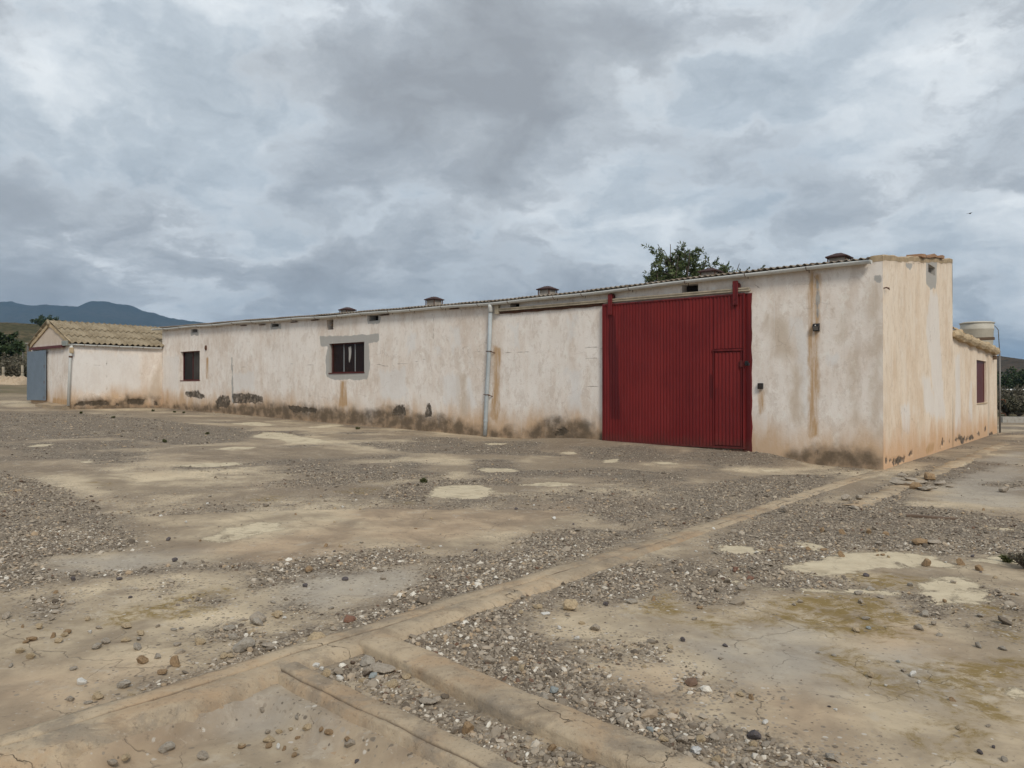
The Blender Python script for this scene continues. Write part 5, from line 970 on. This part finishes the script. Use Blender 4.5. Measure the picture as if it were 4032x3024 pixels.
MEDL = [('G4', 1000, 550, 72, 'tan'), ('G4', 1090, 715, 78, 'grey'), ('G4', 1130, 825, 82, 'brown'), ('G4', 1390, 845, 95, 'brown'), ('G4', 1290, 915, 78, 'brown'), ('G4', 700, 1148, 60, 'grey'), ('G4', 1040, 1098, 62, 'tan'), ('G4', 250, 645, 72, 'brown'), ('G4', 200, 665, 50, 'brown'), ('G4', 530, 595, 62, 'brown'), ('G4', 510, 618, 50, 'tan'), ('G4', 580, 880, 55, 'grey'), ('G4', 310, 555, 60, 'tan'), ('G4', 240, 792, 62, 'tan'), ('G4', 690, 490, 42, 'tan'), ('G4', 710, 590, 38, 'white'), ('G4', 1375, 568, 48, 'grey'), ('G4', 2190, 470, 62, 'tan'),
        ('G4', 995, 1540, 72, 'tan'), ('G4', 890, 1575, 76, 'slab'), ('G4', 1600, 1585, 85, 'slab'), ('G4', 1910, 1497, 60, 'tan'), ('G4', 2130, 1450, 80, 'tan'), ('G4', 2120, 1492, 66, 'brown'), ('G4', 2075, 1215, 55, 'slab'), ('G4', 1765, 790, 58, 'tan'), ('G4', 1820, 782, 58, 'tan'), ('G4', 1820, 562, 92, 'grey'), ('G4', 1985, 592, 52, 'tan'), ('G4', 1850, 635, 72, 'grey'), ('G4', 470, 660, 60, 'tan'), ('G4', 160, 745, 62, 'tan'), ('G4', 1110, 605, 60, 'tan'), ('G4', 1000, 655, 64, 'tan'), ('G4', 1100, 645, 56, 'grey'), ('G4', 420, 622, 50, 'brown'), ('G4', 760, 715, 64, 'grey'), ('G4', 830, 670, 70, 'slab'), ('G4', 780, 555, 46, 'slab'), ('G4', 1250, 790, 56, 'grey'), ('G4', 50, 470, 70, 'slab'), ('G4', 85, 858, 40, 'grey'),
        ('G5', 1095, 905, 76, 'slab', 1), ('G5', 770, 935, 82, 'tan'), ('G5', 1140, 950, 72, 'blue'), ('G5', 1055, 970, 52, 'tan'), ('G5', 1415, 940, 100, 'tan', 3), ('G5', 1290, 1010, 92, 'tan'), ('G5', 540, 1262, 52, 'grey'), ('G5', 965, 1482, 86, 'slab'), ('G5', 795, 1395, 66, 'brown'), ('G5', 730, 1360, 52, 'brown'), ('G5', 625, 1360, 66, 'tan'), ('G5', 515, 1565, 62, 'brown'), ('G5', 310, 1385, 50, 'slab'), ('G5', 405, 1380, 55, 'tan'), ('G5', 490, 1362, 45, 'tan'), ('G5', 550, 1430, 42, 'brown'), ('G5', 100, 1500, 62, 'brown'), ('G5', 1015, 1622, 42, 'dark'), ('G5', 945, 1450, 52, 'brown'), ('G5', 950, 500, 98, 'red', 0), ('G5', 1580, 1148, 130, 'slab', 3), ('G5', 395, 1505, 46, 'white'), ('G5', 440, 1512, 44, 'brown'), ('G5', 525, 1515, 40, 'tan'), ('G5', 885, 965, 55, 'white'), ('G5', 680, 870, 60, 'white'), ('G5', 740, 880, 48, 'white'), ('G5', 1145, 640, 44, 'white'), ('G5', 230, 510, 108, 'slab'), ('G5', 385, 462, 80, 'tan'), ('G5', 440, 478, 32, 'white'), ('G5', 330, 700, 110, 'slab', 3), ('G5', 630, 105, 90, 'brown', 0),
        ('G6', 700, 400, 112, 'tan', 0), ('G6', 435, 388, 62, 'tan'), ('G6', 310, 895, 76, 'tan'), ('G6', 250, 812, 62, 'brown'), ('G6', 165, 1052, 76, 'slab'), ('G6', 490, 1122, 82, 'grey'), ('G6', 1095, 1302, 82, 'slab'), ('G6', 1240, 1288, 50, 'grey'), ('G6', 1325, 1365, 56, 'blue'), ('G6', 1580, 1452, 92, 'slab', 0), ('G6', 1730, 1455, 82, 'tan'), ('G6', 1430, 1442, 72, 'tan'), ('G6', 1850, 1610, 82, 'tan'), ('G6', 705, 1578, 72, 'slab'), ('G6', 615, 1640, 62, 'tan'), ('G6', 2140, 1480, 62, 'tan'), ('G6', 20, 655, 62, 'slab'), ('G6', 1125, 1215, 130, 'slab', 3), ('G6', 750, 638, 38, 'white'), ('G6', 895, 566, 86, 'slab', 0), ('G6', 500, 440, 62, 'white', 3), ('G6', 1480, 710, 44, 'tan'), ('G6', 1585, 655, 40, 'dark'), ('G6', 1090, 965, 30, 'white'), ('G6', 610, 560, 36, 'white'), ('G6', 50, 830, 90, 'slab', 0), ('G6', 1920, 695, 40, 'dark'), ('G6', 300, 435, 44, 'tan'), ('G6', 2000, 105, 46, 'red'), ('G6', 2115, 165, 62, 'red', 0), ('G6', 2050, 245, 60, 'slab'),
        ('G7', 1375, 560, 72, 'grey'), ('G7', 960, 482, 62, 'grey', 0), ('G7', 900, 285, 66, 'grey', 0), ('G7', 920, 355, 46, 'slab'), ('G7', 680, 1590, 102, 'grey', 0), ('G7', 170, 1488, 74, 'slab'), ('G7', 60, 1475, 64, 'tan'), ('G7', 1860, 1545, 46, 'dark'), ('G7', 2060, 1602, 46, 'grey'), ('G7', 1850, 700, 62, 'grey'), ('G7', 580, 748, 36, 'grey'), ('G7', 1580, 345, 42, 'brown'), ('G7', 1770, 545, 36, 'slab'), ('G7', 1550, 612, 46, 'grey'), ('G7', 1710, 48, 60, 'brown'), ('G7', 720, 1198, 34, 'white'), ('G7', 670, 1175, 24, 'dark'), ('G7', 1970, 1500, 26, 'dark'), ('G7', 1120, 1010, 24, 'white'), ('G7', 1215, 822, 30, 'blue'), ('G7', 1080, 308, 60, 'slab', 3), ('G7', 440, 348, 40, 'slab'), ('G7', 1930, 1330, 36, 'slab'), ('G7', 1380, 985, 30, 'white'), ('G7', 1000, 250, 70, 'grey', 3), ('G7', 2040, 720, 60, 'grey'), ('G7', 1870, 460, 60, 'grey', 0), ('G7', 1500, 525, 44, 'slab'),
        ('G3', 1100, 505, 52, 'slab'), ('G3', 1185, 503, 52, 'slab'), ('G3', 1555, 782, 82, 'brown', 0), ('G3', 960, 702, 44, 'brown'), ('G3', 1080, 714, 44, 'brown'), ('G3', 1430, 798, 62, 'slab', 3), ('G3', 1310, 778, 62, 'slab', 3), ('G3', 1650, 778, 86, 'slab', 3), ('G3', 1245, 712, 44, 'brown'), ('G3', 730, 582, 52, 'slab'), ('G3', 1350, 722, 40, 'brown'), ('G3', 870, 815, 34, 'brown'), ('G3', 970, 818, 38, 'brown'), ('G3', 1075, 855, 40, 'brown'), ('G3', 420, 945, 36, 'red'), ('G3', 505, 992, 40, 'red'), ('G3', 1330, 848, 26, 'brown'), ('G3', 2085, 455, 60, 'slab'), ('G3', 1740, 832, 60, 'slab', 3)]
for e in MEDL: stone(e[0], e[1], e[2], e[3], e[4], e[5] if len(e) > 5 else None)
RUB = [('G3', 1440, 388, 90, 3), ('G3', 1510, 392, 80, 3), ('G3', 1620, 380, 75, 1), ('G3', 1450, 418, 125, 3), ('G3', 1540, 436, 62, 1), ('G3', 1600, 445, 90, 3), ('G3', 1690, 412, 75, 3), ('G3', 1570, 402, 70, 3), ('G3', 1640, 430, 60, 3), ('G3', 1750, 425, 50, 3), ('G3', 1460, 360, 60, 3)]
for r_, x, y, w, sh_ in RUB: stone(r_, x, y, w, 'slab' if sh_ == 3 else 'brown', sh_, 'broken flat concrete chunk in the rubble by the building corner', 'rubble by the building corner', name='concrete_chunk', tilt=.2)
# smaller loose stones on bare slab
used = 0; rs = random.Random(91)
while used < 110:
    Y = math.sqrt(rs.uniform(3.1 ** 2, 9.5 ** 2)); X = rs.uniform(-.66, .66) * Y
    g = float(bilerp(g_grav, np.array([X]), np.array([Y]))[0])
    if g > -.02 or rs.random() > math.exp(g * 2.2) or bool(on_kerb(np.array([X]), np.array([Y]))[0]): continue
    sz = rs.uniform(.025, .055); k = rs.choice(['grey', 'tan', 'slab', 'slab', 'brown', 'white', 'dark', 'tan'])
    o = put('stone', rmesh(k, rs.choice((0, 1, 2))), None, (X, Y, float(zg(X, Y)) - .004), (0, 0, rs.uniform(0, 6.28)), (sz, sz * rs.uniform(.6, .95), sz * rs.uniform(.7, 1.1))); stone_tag(o, k, sz, X, Y); used += 1
X, Y, z = gnd('G3', 1640, 617); o = MB().box(-.26, .26, -.035, .035, -.01, .02, .004).build('wooden_plank', 'wood'); o.location = (X, Y, z + .005); o.rotation_euler = (0, .01, -.50); tag(o, 'weathered red-brown plank lying on the gravel at the right', 'plank')
X, Y, z = gnd('G6', 1690, 1545)
import bmesh
bm = bmesh.new(); bmesh.ops.create_icosphere(bm, subdivisions=3, radius=.022); r_ = np.random.default_rng(8)
for v in bm.verts: v.co *= 1 + .25 * math.sin(v.co.x * 190 + 2 * math.sin(v.co.y * 160)) * math.sin(v.co.z * 170 + v.co.y * 90); v.co.z *= .7
me = bpy.data.meshes.new('plastic_scrap'); bm.to_mesh(me); bm.free(); me.materials.append(simple('crumpled_plastic', (.42, .42, .41), .4, .25, 20, .4))
tag(put('plastic_scrap', me, None, (X, Y, z + .015)), 'crumpled silvery plastic scrap on the gravel at the bottom', 'litter')

# ------------------------------------------------------------------ vegetation
def leaf_mat(name, a, b):
    t = NT(name); r_ = t.attr('tone'); c = t.ramp(r_, [(.1, a), (.9, b)])
    t.b.inputs['Transmission Weight'].default_value = 0
    return t.fin(c, .6, None, .01, .5, .3)
M['leaf_tree'] = leaf_mat('almond_leaf', (.045, .07, .026), (.13, .16, .065)); M['leaf_pine'] = leaf_mat('pine_needles', (.02, .036, .014), (.06, .09, .034))
M['leaf_dry'] = leaf_mat('dry_scrub', (.07, .066, .045), (.20, .175, .125)); M['leaf_olive'] = leaf_mat('olive_scrub', (.055, .056, .034), (.14, .13, .085)); M['bark'] = simple('bark', (.105, .085, .07), .95, .35, 12)
M['leaf_weed'] = leaf_mat('weed', (.05, .06, .02), (.12, .12, .05))
def leaves(name, P, Dr, ln, wd, mat, parent, seed):
    r = np.random.default_rng(seed); n = len(P); d = Dr / (np.linalg.norm(Dr, axis=1, keepdims=True) + 1e-9); a = np.cross(d, r.normal(size=(n, 3))); a /= np.linalg.norm(a, axis=1, keepdims=True) + 1e-9
    L = ln * r.uniform(.6, 1.3, (n, 1)); w = wd * r.uniform(.7, 1.2, (n, 1)); nn = np.cross(d, a)
    v = np.stack([P, P + d * L * .5 + a * w + nn * w * .3, P + d * L, P + d * L * .5 - a * w + nn * w * .3], 1).reshape(-1, 3); f = np.arange(n * 4).reshape(n, 4)
    return put(name, np_mesh(name, v, f, mat, False, {'tone': np.repeat(r.uniform(size=n), 4)}), parent)
def grow(root, tips, seed, n_sub=4, n_twig=7, spread=.5):
    """limbs from root to tips with side branches; returns branch tubes and twig samples"""
    r = np.random.default_rng(seed); m = MB(); tw = []
    for T, rad in tips:
        T = np.array(T, float); R0 = np.array(root, float); L = np.linalg.norm(T - R0); mid = (R0 + T) / 2 + r.normal(size=3) * L * .07; pts = [(1 - t) ** 2 * R0 + 2 * t * (1 - t) * mid + t * t * T for t in np.linspace(0, 1, 7)]
        m.tube(pts, [rad * (1 - .82 * i / 6) for i in range(7)], 6)
        for i in range(n_sub):
            t = r.uniform(.4, 1); p = pts[min(6, int(t * 6))]; d = (T - R0) / L * .5 + r.normal(size=3) * .6; d[2] = abs(d[2]) * .7 + .15; d /= np.linalg.norm(d); l2 = L * spread * r.uniform(.25, .55); q = p + d * l2; m.tube([p, p + d * l2 * .5 + r.normal(size=3) * .03 * L, q], [rad * .28, rad * .2, rad * .08], 5)
            for j in range(n_twig):
                u = r.uniform(.2, 1); p2 = p + (q - p) * u; d2 = d * .6 + r.normal(size=3) * .7; d2 /= np.linalg.norm(d2); l3 = l2 * r.uniform(.25, .6); tw.append((p2, d2, l3)); m.tube([p2, p2 + d2 * l3], [rad * .07, rad * .03], 3, False)
    return m, tw
def twig_leaves(tw, per, seed):
    r = np.random.default_rng(seed); P = []; D = []
    for p, d, l in tw:
        t = r.uniform(.1, 1.05, per)[:, None]; P.append(p + d * l * t + r.normal(size=(per, 3)) * .03 * l); D.append(d * .7 + r.normal(size=(per, 3)) * .55 + np.array([0, 0, -.15]))
    return np.concatenate(P), np.concatenate(D)
def at(r_, x, y, Y): d = ray(r_, x, y); t = Y / d[1]; return np.array([d[0] * t, Y, 1.5 + d[2] * t])
# tree behind the warehouse
TY = 24.0; base = at('R4', 815, 400, TY); tz = float(zg(base[0], base[1])); tree = empty('almond_tree', (base[0], base[1], tz)); tag(tree, 'leafy green tree rising behind the warehouse roof', 'tree')
b0_ = np.array([base[0], base[1], tz]); loc = lambda p: np.array(p) - b0_
trunk_top = np.array([0, 0, 1.9])
m = MB(); m.tube([(0, 0, -.1), (.03, .02, .8), (.0, 0, 1.9)], [.17, .13, .11], 9); m.build('trunk', 'bark', tree, True)
tips = [(loc(at('R4', x + 22, y - 14, TY + dy)), .05) for x, y, dy in ((620, 150, .2), (730, 150, -.3), (840, 125, .4), (900, 190, -.2), (680, 260, .5), (600, 320, 0), (800, 250, -.5), (930, 280, .3), (1040, 250, -.2), (1010, 330, .4), (1240, 300, .1), (1330, 320, -.3), (1180, 360, .4), (560, 370, .2), (760, 330, .6), (870, 340, -.6), (700, 400, -.3), (960, 400, .1), (640, 420, .3), (820, 420, .4), (560, 455, 0), (780, 190, .0))]
bm_, tw = grow(trunk_top, tips, 3, 8, 8, .40); bm_.build('limbs', 'bark', tree)
P, D = twig_leaves(tw, 21, 4); leaves('crown', P, D, .105, .021, 'leaf_tree', tree, 5)
def bush(name, r_, x, y, Y, w, h, mat, label, cat, group, seed, nl=2600, ll=.16, stems=9, zbase=None):
    c_ = at(r_, x, y, Y); zb = float(zg(c_[0], c_[1])) if zbase is None else zbase; o = empty(name, (c_[0], c_[1], zb)); tag(o, label, cat, group); r = np.random.default_rng(seed)
    tp = [((r.normal() * w * .25, r.normal() * w * .25, h * r.uniform(.42, .72)), max(.012, h * .018)) for _ in range(stems)]
    m_, tw_ = grow((0, 0, 0), tp, seed, 5, 6, .5); m_.build('stems', 'bark', o)
    n = max(2, int(nl / len(tw_))); P, D = twig_leaves(tw_, n, seed + 1); P[:, 2] = np.clip(P[:, 2], .02, None); leaves('foliage', P, D, ll, ll * .25, mat, o, seed + 2); return o
# left background
bush('pine_tree', 'R1', -15, 600, 66, 2.8, 4.6, 'leaf_pine', 'dense dark green pine at the left edge of the picture', 'tree', None, 51, 16000, .34, 26)
GL = 'scrub bushes beyond the yard on the left'
for i, (x, y, Y, w, h, mt, lab) in enumerate([(30, 800, 48, 2.4, 1.7, 'leaf_dry', 'grey dry bush below the pine at the left edge'), (130, 800, 52, 2.4, 1.7, 'leaf_olive', 'dark scrub bush in the middle of the left scrub row'), (220, 800, 50, 2.0, 1.6, 'leaf_dry', 'dry bush just left of the annex'), (80, 830, 45, 2.2, 1.2, 'leaf_dry', 'low dry bush behind the left fence posts'), (170, 700, 60, 2.4, 1.8, 'leaf_olive', 'tall olive bush below the white greenhouse'), (245, 850, 46, 2.0, 1.2, 'leaf_olive', 'small olive bush touching the annex corner'), (100, 740, 57, 2.4, 1.9, 'leaf_dry', 'grey bush below the greenhouse post')]):
    bush('scrub_bush', 'R1', x, y, Y, w, h, mt, lab, 'bush', GL, 60 + i * 3, 3200, .15, 14)
for i, (x, y0, y1, Y, lab) in enumerate([(28, 762, 890, 44, 'left one of two short concrete fence posts by the scrub'), (195, 747, 880, 44.5, 'right one of two short concrete fence posts nearest the annex'), (150, 735, 778, 56, 'pale fence post farther back among the bushes')]):
    a = at('R1', x, y1, Y); b = at('R1', x, y0, Y); z0_ = float(zg(a[0], a[1])); o = empty('fence_post', (a[0], a[1], z0_)); tag(o, lab, 'post', 'fence posts on the left'); h = max(.5, b[2] - z0_)
    m = MB(); m.add([(sx * w_, sy * w_, z_) for z_, w_ in ((-.1, .055), (h * .97, .05), (h, .042)) for sx, sy in ((-1, -1), (1, -1), (1, 1), (-1, 1))], [(3, 2, 1, 0), (8, 9, 10, 11)] + [(k * 4 + i_, k * 4 + (i_ + 1) % 4, k * 4 + 4 + (i_ + 1) % 4, k * 4 + 4 + i_) for k in range(2) for i_ in range(4)]); m.build('shaft', stone_mat('post_concrete', (.36, .32, .25)), o); MB().box(-.058, .058, -.058, .058, h * .55, h * .55 + .02).build('wire_tie', 'rust', o)
# earth berm at the left yard edge
def mound(name, cs, rad, hgt, mat, label, seed):
    n = 40; k = 14; r = np.random.default_rng(seed); v = []; A = np.array(cs[0]); B = np.array(cs[1])
    for i in range(n + 1):
        c_ = A + (B - A) * i / n; nn = np.array([-(B - A)[1], (B - A)[0]]); nn = nn / np.linalg.norm(nn)
        for j in range(k + 1):
            t = -1 + 2 * j / k; p = c_ + nn * t * rad; z = float(zg(p[0], p[1])) - .05 + hgt * (1 - t * t) ** 1.3 * (1 + .25 * math.sin(i * .9) + .15 * r.normal()) * min(1, i / 3, (n - i) / 3); v.append((p[0], p[1], z))
    ii = np.arange((n + 1) * (k + 1)).reshape(n + 1, k + 1); f = np.stack([ii[:-1, :-1], ii[:-1, 1:], ii[1:, 1:], ii[1:, :-1]], -1).reshape(-1, 4)
    return tag(put(name, np_mesh(name, np.array(v), f, mat, True)), label, None, None, 'structure')
M['earth'] = stone_mat('bare_earth', (.40, .315, .225), (.30, .225, .15)); M['earth_dark'] = stone_mat('dark_earth', (.20, .145, .095), (.13, .095, .06))
pA = at('R1', -60, 905, 42); pB = at('R1', 270, 900, 42); mound('earth_berm', (pA[:2], pB[:2]), 1.3, .35, 'earth', 'low bank of bare earth at the left edge of the yard', 5)
# greenhouse on the left hillside
def greenhouse(name, r_, x0, x1, yt, yb, Y, depth, label):
    a = at(r_, x0, yb, Y); b = at(r_, x1, yt, Y); z0_ = a[2]; z1 = b[2]; o = empty(name, (a[0], Y, z0_)); tag(o, label, 'greenhouse', 'plastic greenhouses in the distance'); L = b[0] - a[0]; n = 5
    for i in range(n):
        m = MB(); xa = L * i / n; xb = L * (i + 1) / n - .03; h = z1 - z0_
        m.add([(xa, 0, h * .55), (xb, 0, h * .55), (xb, depth * .5, h), (xa, depth * .5, h), (xb, depth, h * .6), (xa, depth, h * .6), (xa, 0, h * .5), (xb, 0, h * .5)], [(0, 1, 2, 3), (3, 2, 4, 5), (6, 7, 1, 0)]); m.build('roof_bay', 'white_wall', o)
    for i in range(n + 1): MB().box(L * i / n - .06, L * i / n + .06, .05, .17, -1.8, h * .5).build('post', 'steel', o)
    return o
greenhouse('greenhouse', 'R1', 108, 322, 534, 580, 90, 14, 'white plastic greenhouse on the slope left of the annex')
greenhouse('greenhouse', 'R6', 1985, 2400, 490, 532, 150, 20, 'white plastic greenhouse on the slope beyond the dark trees at the right')
# hills
def hill(name, prof, Y, depth, mat, label, seed, amp, nx_=160, ny_=40):
    X = np.array([p[0] for p in prof]); H_ = np.array([p[1] for p in prof]); xx = np.linspace(X[0], X[-1], nx_); v = []; r = np.random.default_rng(seed)
    hh_ = np.interp(xx, X, H_); hh_ = hh_ + .012 * np.max(np.abs(H_)) * (hnoise(xx, 0 * xx, 90 / depth, seed + 9) + .6 * hnoise(xx, 0 * xx, 260 / depth, seed + 10))
    for j in range(ny_ + 1):
        t = j / ny_; k = (t / .8) ** 1.7 if t < .8 else 1 - .25 * (t - .8) / .2
        y = Y - depth * (1 - t / .8); 
        fb = sum(a_ * hnoise(xx, np.full_like(xx, y), f_, seed + q) for q, (a_, f_) in enumerate(((1, 6 / depth), (.6, 15 / depth), (.35, 40 / depth), (.2, 90 / depth))))
        w = (1 - abs(2 * min(t / .8, 1) - 1)) if t < .8 else 0
        z = -2 + (hh_ + 2) * k + amp * fb * (w + .04)
        v.append(np.stack([xx, np.full_like(xx, y), z], 1))
    v = np.concatenate(v); ii = np.arange(len(v)).reshape(ny_ + 1, nx_); f = np.stack([ii[:-1, :-1], ii[:-1, 1:], ii[1:, 1:], ii[1:, :-1]], -1).reshape(-1, 4)
    return tag(put(name, np_mesh(name, v, f, mat, True)), label, None, None, 'structure')
def scrub_hill(name, a, b, c_, scale):
    t = NT(name); n = t.noise(scale, 8, .65); n2 = t.noise(scale * 9, 7, .7); c = t.mix(t.ms(n, .38, .62), a, b); c = t.mix(t.ms(n2, .48, .58), c, c_); return t.fin(c, 1.0, n2, 1.0, .5, .0)
MY = 4200.0
prof = [(at('R1', x, y, MY)[0], at('R1', x, y, MY)[2]) for x, y in ((-1400, 330), (-700, 230), (-300, 215), (0, 195), (100, 195), (180, 212), (270, 230), (330, 228), (400, 222), (480, 228), (550, 236), (620, 238), (690, 241), (720, 228), (755, 203), (800, 192), (900, 195), (1000, 212), (1100, 226), (1180, 247), (1250, 272), (1330, 296), (1400, 315), (1480, 335), (1550, 351), (1700, 366), (1850, 385), (2100, 440), (2600, 560), (3400, 800), (5000, 920))]
hill('mountain', prof, MY, 1700, scrub_hill('mountain_scrub', (.03, .036, .034), (.05, .05, .043), (.02, .027, .023), .004), 'blue grey mountain ridge behind the annex', 71, 70, 260, 50)
HY = 330.0
prof = [(at('R1', x, y, HY)[0], at('R1', x, y, HY)[2]) for x, y in ((-1500, 330), (-600, 360), (0, 380), (200, 384), (400, 392), (600, 420), (900, 470), (1400, 600), (2200, 900))]
hill('near_hillside', prof, HY, 230, scrub_hill('hillside_scrub', (.145, .11, .068), (.085, .078, .045), (.055, .055, .03), .05), 'brown scrub hillside at the left below the mountain', 75, 1.2)
HY2 = 520.0
prof = [(at('R6', x, y, HY2)[0], at('R6', x, y, HY2)[2]) for x, y in ((300, 560), (1000, 330), (1600, 240), (1965, 285), (2212, 330), (2700, 420), (3600, 600), (5000, 760))]
hill('right_hillside', prof, HY2, 340, scrub_hill('dark_hill_scrub', (.075, .058, .045), (.10, .075, .055), (.04, .04, .03), .03), 'dark scrub hill behind the lean-to at the right', 79, 2.5)
# trees on left hill crest, row of trees and bushes on the right
for i, (x, y, Y, w, h) in enumerate([(350, 400, 260, 7, 3.6), (400, 400, 262, 9, 5.0), (480, 405, 265, 5, 3.2)]):
    c_ = at('R1', x, y, Y); bush('hill_tree', 'R1', x, y, Y, w, h, 'leaf_pine', ('left dark tree on the hill crest above the annex', 'largest dark tree on the hill crest above the annex', 'right small tree on the hill crest above the annex')[i], 'tree', 'trees on the hill crest', 90 + i * 3, 1500, .7, 10, zbase=c_[2] - .5)
for i in range(5):
    x = 1985 + i * 62; bush('row_tree', 'R6', x, 640, 118 + (i % 3) * 4, 3.0, 4.6 + (i * 37 % 5) * .25, 'leaf_pine', ('first', 'second', 'third', 'fourth', 'fifth')[i] + ' dark green tree from the lean-to in the far right row', 'tree', 'row of dark trees at the right', 120 + i * 3, 1500, .45, 10, zbase=.6)
greenhouse('low_greenhouse', 'R6', 1900, 2500, 640, 668, 95, 9, 'low pale greenhouse roof in front of the dark tree row')
for i, (x, Y, w, h, mt, lab) in enumerate([(1990, 44, 2.2, 2.1, 'leaf_dry', 'pale dry scrub bush nearest the lean-to'), (2060, 46, 2.4, 2.3, 'leaf_olive', 'tall olive scrub bush second from the lean-to'), (2120, 43, 2.2, 2.0, 'leaf_dry', 'pale dry scrub bush in the middle of the right thicket'), (2180, 47, 2.6, 2.3, 'leaf_olive', 'olive scrub bush near the right edge of the thicket'), (2235, 44, 2.2, 2.1, 'leaf_dry', 'pale dry scrub bush cut by the right picture edge'), (2030, 41, 1.8, 1.4, 'leaf_dry', 'low dry scrub bush in front, next to the lean-to'), (2150, 40, 1.8, 1.4, 'leaf_olive', 'low olive scrub bush in front of the right thicket')]):
    bush('scrub_bush', 'R6', x, 900, Y, w, h, mt, lab, 'bush', 'scrub bushes beyond the lean-to', 150 + i * 3, 3200, .13, 14)
pA = at('R6', 1965, 960, 33); pB = at('R6', 2500, 960, 33); o = MB().box(0, 12, -.1, .1, 0, .35).build('low_wall', stone_mat('low_wall_concrete', (.33, .315, .285))); o.location = (pA[0], 33, float(zg(pA[0], 33)) - .1); tag(o, 'low grey wall in front of the scrub at the right', 'wall')
pA = np.array(W_(-1.2, 16.3)[:2]); pB = np.array(W_(-8, 18.5)[:2]); mound('earth_mound', (pA, pB), 1.5, .42, 'earth_dark', 'dark earth mound beside the lean-to at the right', 6)
bush('small_shrub', 'G3', 2235, 935, gnd('G3', 2235, 935)[1], .26, .20, 'leaf_dry', 'small dry shrub at the right edge of the yard', 'shrub', None, 201, 900, .028, 14)
for i, (r_, x, y, h) in enumerate([('R1', 700, 1170, .14), ('R1', 1330, 1150, .16), ('R1', 985, 1208, .12), ('R1', 1520, 1160, .10), ('R1', 1600, 1165, .10), ('R2', 1780, 1195, .14), ('R2', 475, 1240, .10), ('R2', 110, 1310, .12), ('G2', 575, 475, .16), ('G3', 2110, 890, .12)]):
    Xw, Yw, _ = gnd(r_, x, y); bush('weed', r_, x, y, Yw, h * .8, h * .55, 'leaf_weed', ('weed tuft in front of the dark patches of the annex', 'weed tuft just left of the small window, near the wall', 'weed tuft farthest from the annex wall, in the gravel', 'weed tuft left of the pair below the small window', 'weed tuft right of the pair below the small window', 'weed tuft at the wall foot right of the barred window', 'weed tuft in gravel below the small red window', 'weed tuft alone in the gravel at the left', 'tallest weed tuft by the round pale patch in mid yard', 'weed tuft by the dry shrub at the right edge')[i], 'weed', 'weeds in the yard', 220 + i * 3, 160, .035, 5)
# bird
bp = at('D', 2095, 461, 60); b = empty('bird', bp, .4); tag(b, 'tiny dark bird flying high at the right', 'bird')
MB().lathe((0, 0, 0), [(.001, -.16), (.03, -.08), (.045, 0), (.03, .10), (.001, .15)], 8).build('body', 'black', b).rotation_euler = (0, math.pi / 2, 0)
for sg in (1, -1): MB().add([(-.04, .02 * sg, .02), (.06, .02 * sg, .02), (.05, .16 * sg, .05), (-.02, .3 * sg, .03), (-.05, .15 * sg, .045), (.0, .1 * sg, .032)], [(0, 1, 2, 5), (5, 2, 3, 4), (0, 5, 4)]).build('wing', 'black', b)

# ------------------------------------------------------------------ haze
hz = MB().box(-12500, 12500, -12500, 12500, -30, 620).build('haze', 'dark'); tag(hz, None, None, None, 'stuff')
hm = bpy.data.materials.new('haze'); hm.use_nodes = True; ht = hm.node_tree; ht.nodes.clear(); ho = ht.nodes.new('ShaderNodeOutputMaterial'); hv = ht.nodes.new('ShaderNodeVolumePrincipled')
hv.inputs['Color'].default_value = (.42, .68, 1, 1); hv.inputs['Density'].default_value = .00012; hv.inputs['Anisotropy'].default_value = .2; ht.links.new(hv.outputs[0], ho.inputs['Volume'])
hz.data.materials.clear(); hz.data.materials.append(hm)
